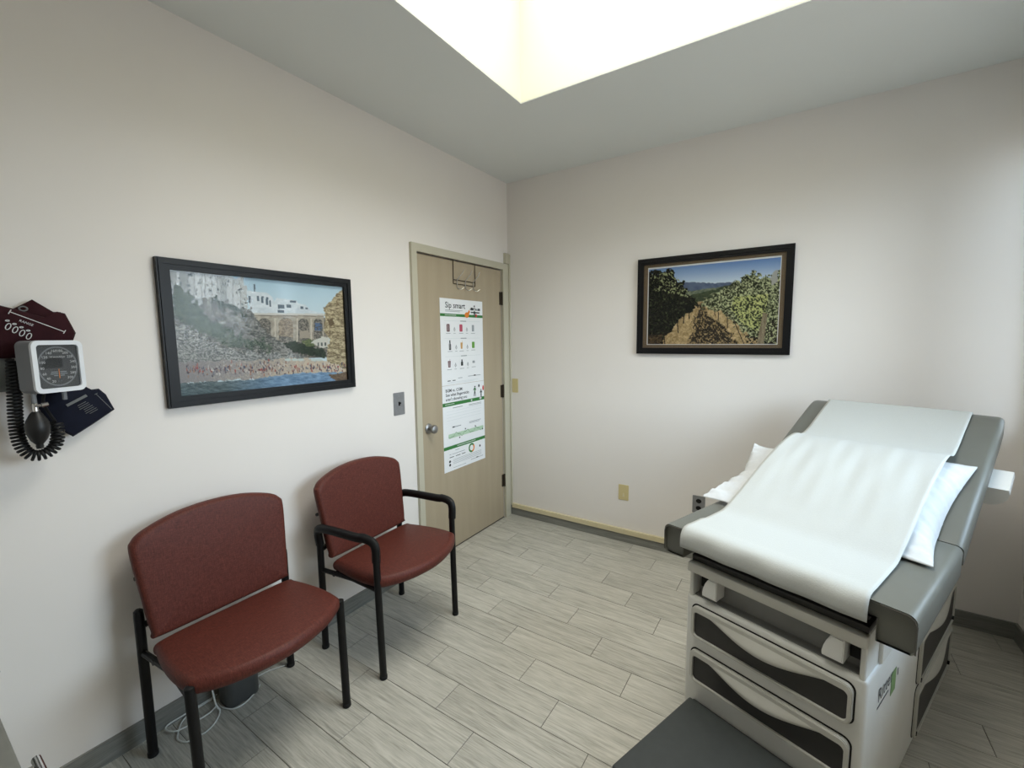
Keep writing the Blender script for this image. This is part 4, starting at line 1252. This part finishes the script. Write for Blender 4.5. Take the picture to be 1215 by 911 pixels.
MB().tube([(-0.04, 0, 0), (-0.115, -0.03, 0.0)], 0.014, 12).build('swivel', 'gauge_grey', gd)
for yy in (-0.052, 0.026):
    MB().tube([(-0.02, yy, -S + 0.004), (-0.02, yy, -S - 0.028)], 0.006, 8).build('port', 'gauge_grey', gd)

# wire basket / storage box left of the gauge
bs = tag(empty('cuff_basket', (0.0, -2.84, 1.36)), 'grey wall basket holding the burgundy cuff left of the gauge', 'basket')
MB().rbox(0.001, 0.045, -0.12, 0.092, 0.0, 0.105, 0.006, 2).build('basket_body', 'basket_grey', bs)
MB().box(0.0005, 0.05, -0.122, 0.094, 0.1, 0.108).build('basket_rim', 'basket_grey', bs)
MB().box(0.043, 0.047, -0.12, 0.092, 0.01, 0.018).build('basket_ridge', 'basket_grey', bs)

def sheet(poly, x_of, th, mname, name, sub=8, puff=0.0):
    """flat padded fabric piece hanging near the wall; poly in (y, z)"""
    P_ = np.array(poly)
    c = P_.mean(0)
    rings = []
    for s, d in ((0.02, -1), (0.5, -1), (0.93, -1), (1.0, -0.35), (1.0, 0.35), (0.94, 1), (0.5, 1.15), (0.02, 1.25)):
        q = c + (P_ - c) * s
        rings.append([(x_of(a, b) + d * th / 2 + (puff * (1 - s * s) if d > 0 else 0), a, b) for a, b in q])
    return MB().loft(rings)
def densify(poly, k=4):
    out = []
    for i in range(len(poly)):
        a, b = np.array(poly[i], float), np.array(poly[(i + 1) % len(poly)], float)
        for j in range(k):
            out.append(tuple(a + (b - a) * j / k))
    return out
cu = tag(empty('pressure_cuff', (0, 0, 0)), 'folded burgundy blood pressure cuff tucked above the gauge', 'pressure cuff')
lower = [(-2.90, 1.60), (-2.80, 1.617), (-2.765, 1.617), (-2.735, 1.607), (-2.66, 1.58), (-2.64, 1.602), (-2.622, 1.597), (-2.602, 1.535), (-2.61, 1.512), (-2.66, 1.47), (-2.72, 1.46), (-2.90, 1.46)]
sheet(densify(lower), lambda a, b: 0.042 + 0.005 * math.sin(20 * a), 0.02, '', '', puff=0.008).build('cuff_front', 'burgundy_nylon', cu, smooth=50)
upper = [(-2.74, 1.60), (-2.688, 1.638), (-2.645, 1.602), (-2.628, 1.602), (-2.60, 1.532), (-2.63, 1.50), (-2.72, 1.55)]
sheet(densify(upper), lambda a, b: 0.02, 0.016, '', '', puff=0.004).build('cuff_flap', 'burgundy_nylon', cu, smooth=50)
XR = 0.071
MB().tube([(0.04, -2.712 + 0.0085 * math.cos(a), 1.608 + 0.0065 * math.sin(a)) for a in [2 * PI * i / 20 for i in range(20)]], 0.0022, 6, closed=True).build('eyelet', 'tube_grey', cu)
mk = MB()
pA, pB = Vector((0, -2.745, 1.596)), Vector((0, -2.635, 1.538))
dv = (pB - pA).normalized()
pvv = Vector((0, -dv.z, dv.y))
def strip(mb, a, b, w, x):
    d = (b - a).normalized()
    n_ = Vector((0, -d.z, d.y)) * w
    mb.add([(x, *(a - n_)[1:]), (x, *(b - n_)[1:]), (x, *(b + n_)[1:]), (x, *(a + n_)[1:])], [(0, 1, 2, 3)])
XP = 0.0755
strip(mk, pA, pB, 0.0011, XP)
strip(mk, pA - pvv * 0.007, pA + pvv * 0.007, 0.0011, XP)
strip(mk, pB - pvv * 0.006, pB + pvv * 0.006, 0.0011, XP)
add_text(mk, 'RANGE', 0.0095, lambda a, b: (XP, *(pA + dv * (0.026 + a) + pvv * (b - 0.017))[1:]))
for i in range(4):
    c0 = Vector((0, -2.752 + 0.013 * i, 1.553 - 0.0095 * i))
    pts = [c0 + Vector((0, 0.005 * math.cos(a) + 0.003 * math.sin(a), 0.009 * math.sin(a))) for a in [2 * PI * j / 12 for j in range(13)]]
    for a_, b_ in zip(pts, pts[1:]):
        strip(mk, a_, b_, 0.0011, XP + 0.001)
    pts = [c0 + Vector((0, 0.004 * math.cos(a), 0.017 + 0.0018 * math.sin(a))) for a in [2 * PI * j / 8 for j in range(9)]]
    for a_, b_ in zip(pts, pts[1:]):
        strip(mk, a_, b_, 0.0011, XP + 0.001)
tag(mk.build('cuff_print', 'print_white', cu, smooth=0), kind='stuff')

cn = tag(empty('pressure_cuff', (0, 0, 0)), 'navy blood pressure cuff hanging below the gauge', 'pressure cuff')
nav = [(-2.70, 1.36), (-2.63, 1.375), (-2.597, 1.364), (-2.575, 1.345), (-2.556, 1.346), (-2.54, 1.325), (-2.522, 1.27), (-2.575, 1.235), (-2.636, 1.197), (-2.66, 1.22), (-2.695, 1.27), (-2.71, 1.32)]
sheet(densify(nav), lambda a, b: 0.022 + 0.008 * math.sin(12 * (a + b)), 0.022, '', '', puff=0.006).build('cuff_body', 'navy_nylon', cn, smooth=50)
pr2 = MB()
XN = 0.0485
qA, qB = Vector((0, -2.645, 1.302)), Vector((0, -2.595, 1.330))
strip(pr2, qA, qB, 0.0042, XN)
d2 = (qB - qA).normalized()
p2_ = Vector((0, -d2.z, d2.y))
for i in range(7):
    a_ = qA + d2 * (0.032 + 0.0015 * i) - p2_ * (0.016 + 0.0065 * i)
    strip(pr2, a_ - d2 * (0.012 + 0.003 * (i % 3)), a_ + d2 * (0.012 + 0.002 * (i % 2)), 0.0008, XN)
rA, rB = Vector((0, -2.572, 1.332)), Vector((0, -2.536, 1.275))
strip(pr2, rA, rB, 0.0007, XN)
strip(pr2, rA - d2 * 0.004, rA + d2 * 0.005, 0.0007, XN)
tag(pr2.build('cuff_print', 'tube_grey', cn, smooth=0), kind='stuff')

bb_ = tag(empty('squeeze_bulb', (0.125, -2.727, 1.252)), 'black rubber squeeze bulb with chrome valve hanging below the gauge', 'squeeze bulb')
MB().lathe([(0.0, -0.062), (0.008, -0.062), (0.009, -0.055), (0.008, -0.05), (0.018, -0.036), (0.026, -0.014), (0.0275, 0.004), (0.024, 0.022), (0.014, 0.042), (0.008, 0.05), (0.0, 0.05)], 24).build('bulb', 'bulb_rubber', bb_, smooth=50)
MB().lathe([(0.0, 0.048), (0.0075, 0.048), (0.0075, 0.072), (0.005, 0.076), (0.0, 0.076)], 16).build('valve', 'chrome', bb_)
MB().tube([(0.006, 0.0, 0.066), (0.012, 0.012, 0.068)], 0.004, 8).tube([(0.012, 0.012, 0.068), (0.013, 0.026, 0.07)], 0.0065, 10).build('valve_screw', 'chrome', bb_)
MB().tube([(0.0, 0.0, 0.074), (-0.004, 0.0, 0.098)], 0.0045, 8).build('bulb_tube', 'tube_grey', bb_)
ct = tag(empty('coiled_tube', (0.0, 0.0, 0.0)), 'black coiled tube looping below the gauge', 'coiled tube')
axis = smooth_open([(0.085, -2.752, 1.455), (0.085, -2.758, 1.36), (0.085, -2.763, 1.27), (0.085, -2.76, 1.205), (0.085, -2.742, 1.168), (0.085, -2.713, 1.164), (0.083, -2.688, 1.184), (0.078, -2.678, 1.222), (0.068, -2.678, 1.256)], 14)
A_ = [Vector(p) for p in axis]
lens = [0]
for a_, b_ in zip(A_, A_[1:]):
    lens.append(lens[-1] + (b_ - a_).length)
TOT = lens[-1]
turns = 42
cp = []
for i in range(turns * 10 + 1):
    s = TOT * i / (turns * 10)
    kx = max(0, min(len(A_) - 2, int(np.searchsorted(lens, s)) - 1))
    tt = (s - lens[kx]) / max(1e-9, lens[kx + 1] - lens[kx])
    p_ = A_[kx].lerp(A_[kx + 1], tt)
    tg = (A_[kx + 1] - A_[kx]).normalized()
    n_ = Vector((1, 0, 0))
    n_ = (n_ - tg * n_.dot(tg)).normalized()
    b_ = tg.cross(n_)
    ang = 2 * PI * i / 10
    p_ = p_ + n_ * (0.013 * math.cos(ang)) + b_ * (0.0135 * math.sin(ang))
    cp.append(tuple(p_))
MB().tube(cp, 0.0043, 6).build('coil', 'black_plastic', ct, smooth=60)
MB().tube(smooth_open([(0.068, -2.678, 1.256), (0.06, -2.69, 1.29), (0.06, -2.698, 1.32), (0.062, -2.695, 1.345)], 6), 0.0042, 8).build('tube_end', 'black_plastic', ct)

# ------------------------------------------------------------------ bin and cords under the armless chair
bn = tag(empty('waste_bin', (0.088, -2.235, 0)), 'small grey bin on the floor under the armless chair', 'bin')
rings = []
for zz, s in ((0.0, 0.9), (0.004, 0.94), (0.22, 1.0), (0.228, 1.02), (0.232, 1.02), (0.232, 0.97), (0.215, 0.96), (0.012, 0.88)):
    rings.append([(a * s, b * s, zz) for a, b in rrect(-0.055, 0.055, -0.068, 0.068, 0.03)])
MB().loft(rings).build('bin_body', 'bin_grey', bn)
MB().ringprism(rrect(-0.058, 0.058, -0.071, 0.071, 0.032), rrect(-0.054, 0.054, -0.067, 0.067, 0.03), lambda a, b, d: (a, b, d), 0.222, 0.2345).build('bin_rim', 'bin_grey', bn)

def cord(label, pts):
    tag(MB().tube(smooth_open(pts, 6), 0.0031, 6).build('power_cord', 'white_cord', None, 60), label, 'cord')
cord('white cord looped on the floor beside the front leg of the armless chair', [(0.075, -2.335, 0.23), (0.085, -2.335, 0.14), (0.115, -2.335, 0.05), (0.109, -2.32, 0.004), (0.153, -2.357, 0.004), (0.169, -2.398, 0.004), (0.156, -2.432, 0.004), (0.157, -2.452, 0.004), (0.126, -2.467, 0.004), (0.096, -2.462, 0.004), (0.034, -2.423, 0.004), (0.016, -2.37, 0.004), (0.016, -2.296, 0.004)])
cord('white cord in a long thin loop near the baseboard under the armless chair', [(0.016, -2.291, 0.011), (0.016, -2.363, 0.011), (0.016, -2.413, 0.011), (0.016, -2.463, 0.011), (0.037, -2.478, 0.011), (0.077, -2.457, 0.011), (0.091, -2.396, 0.011), (0.092, -2.349, 0.011), (0.076, -2.317, 0.011)])
cord('white cord curving around the foot of the grey bin', [(0.056, -2.307, 0.004), (0.086, -2.307, 0.004), (0.12, -2.3, 0.004), (0.148, -2.281, 0.004), (0.154, -2.245, 0.004), (0.133, -2.193, 0.004), (0.105, -2.159, 0.004)])
cord('white cord running from the bin to the rear leg of the armless chair', [(0.049, -2.167, 0.004), (0.051, -2.139, 0.004), (0.059, -2.099, 0.004), (0.076, -2.062, 0.004), (0.096, -2.025, 0.004)])
cord('short white cord end passing behind the rear leg of the armless chair', [(0.021, -2.024, 0.004), (0.045, -2.013, 0.004), (0.079, -2.001, 0.004), (0.104, -1.99, 0.004)])

# ------------------------------------------------------------------ counter at the lower left
CZ = 0.80
tag(MB().rbox(0.0, 1.50, -D + 0.0, -2.9265, CZ - 0.035, CZ, 0.004, 2).build('countertop', 'counter_top'), 'grey countertop edge in the lower left corner', 'countertop')
cab = tag(empty('base_cabinet', (0.75, -3.28, 0)), 'cabinet with a chrome bar handle under the grey countertop', 'cabinet')
MB().box(-0.74, 0.72, -0.33, 0.32, 0.09, CZ - 0.036).box(-0.74, 0.72, -0.33, 0.28, 0.0, 0.09).build('body', 'cabinet_front', cab)
for i in range(3):
    a0 = -0.735 + i * 0.486
    dr = MB().rbox(a0, a0 + 0.478, 0.321, 0.339, 0.60, CZ - 0.045, 0.002, 1).build('drawer', 'cabinet_front', cab)
    dd = MB().rbox(a0, a0 + 0.478, 0.321, 0.339, 0.1, 0.592, 0.002, 1).build('cabinet_door', 'cabinet_front', cab)
    for o_, zz in ((dr, 0.74), (dd, 0.53)):
        xa, xb = a0 + 0.38 - (0.008 if i < 2 else 0.05), a0 + 0.47
        hd = MB().tube([(xa, 0.380, zz), (xb, 0.380, zz)], 0.007, 12)
        for xx in (xa + 0.02, xb - 0.02):
            hd.tube([(xx, 0.338, zz), (xx, 0.380, zz)], 0.005, 8)
        hd.build('handle', 'chrome', o_)

# ------------------------------------------------------------------ put the empties of wall things at the things themselves
bpy.context.view_layer.update()
def tree(o):
    out = []
    for c in o.children:
        out += [c] + tree(c)
    return out
for o in list(COL.objects):
    if o.type == 'EMPTY' and o.parent is None and o.location.length < 1e-6:
        ch = [c for c in tree(o) if c.type == 'MESH']
        pts = [v.co for c in ch for v in c.data.vertices]
        lo = [min(p[i] for p in pts) for i in range(3)]
        hi = [max(p[i] for p in pts) for i in range(3)]
        c0 = Vector(((lo[0] + hi[0]) / 2, (lo[1] + hi[1]) / 2, lo[2]))
        for c in ch:
            c.data.transform(Matrix.Translation(-c0))
        o.location = c0
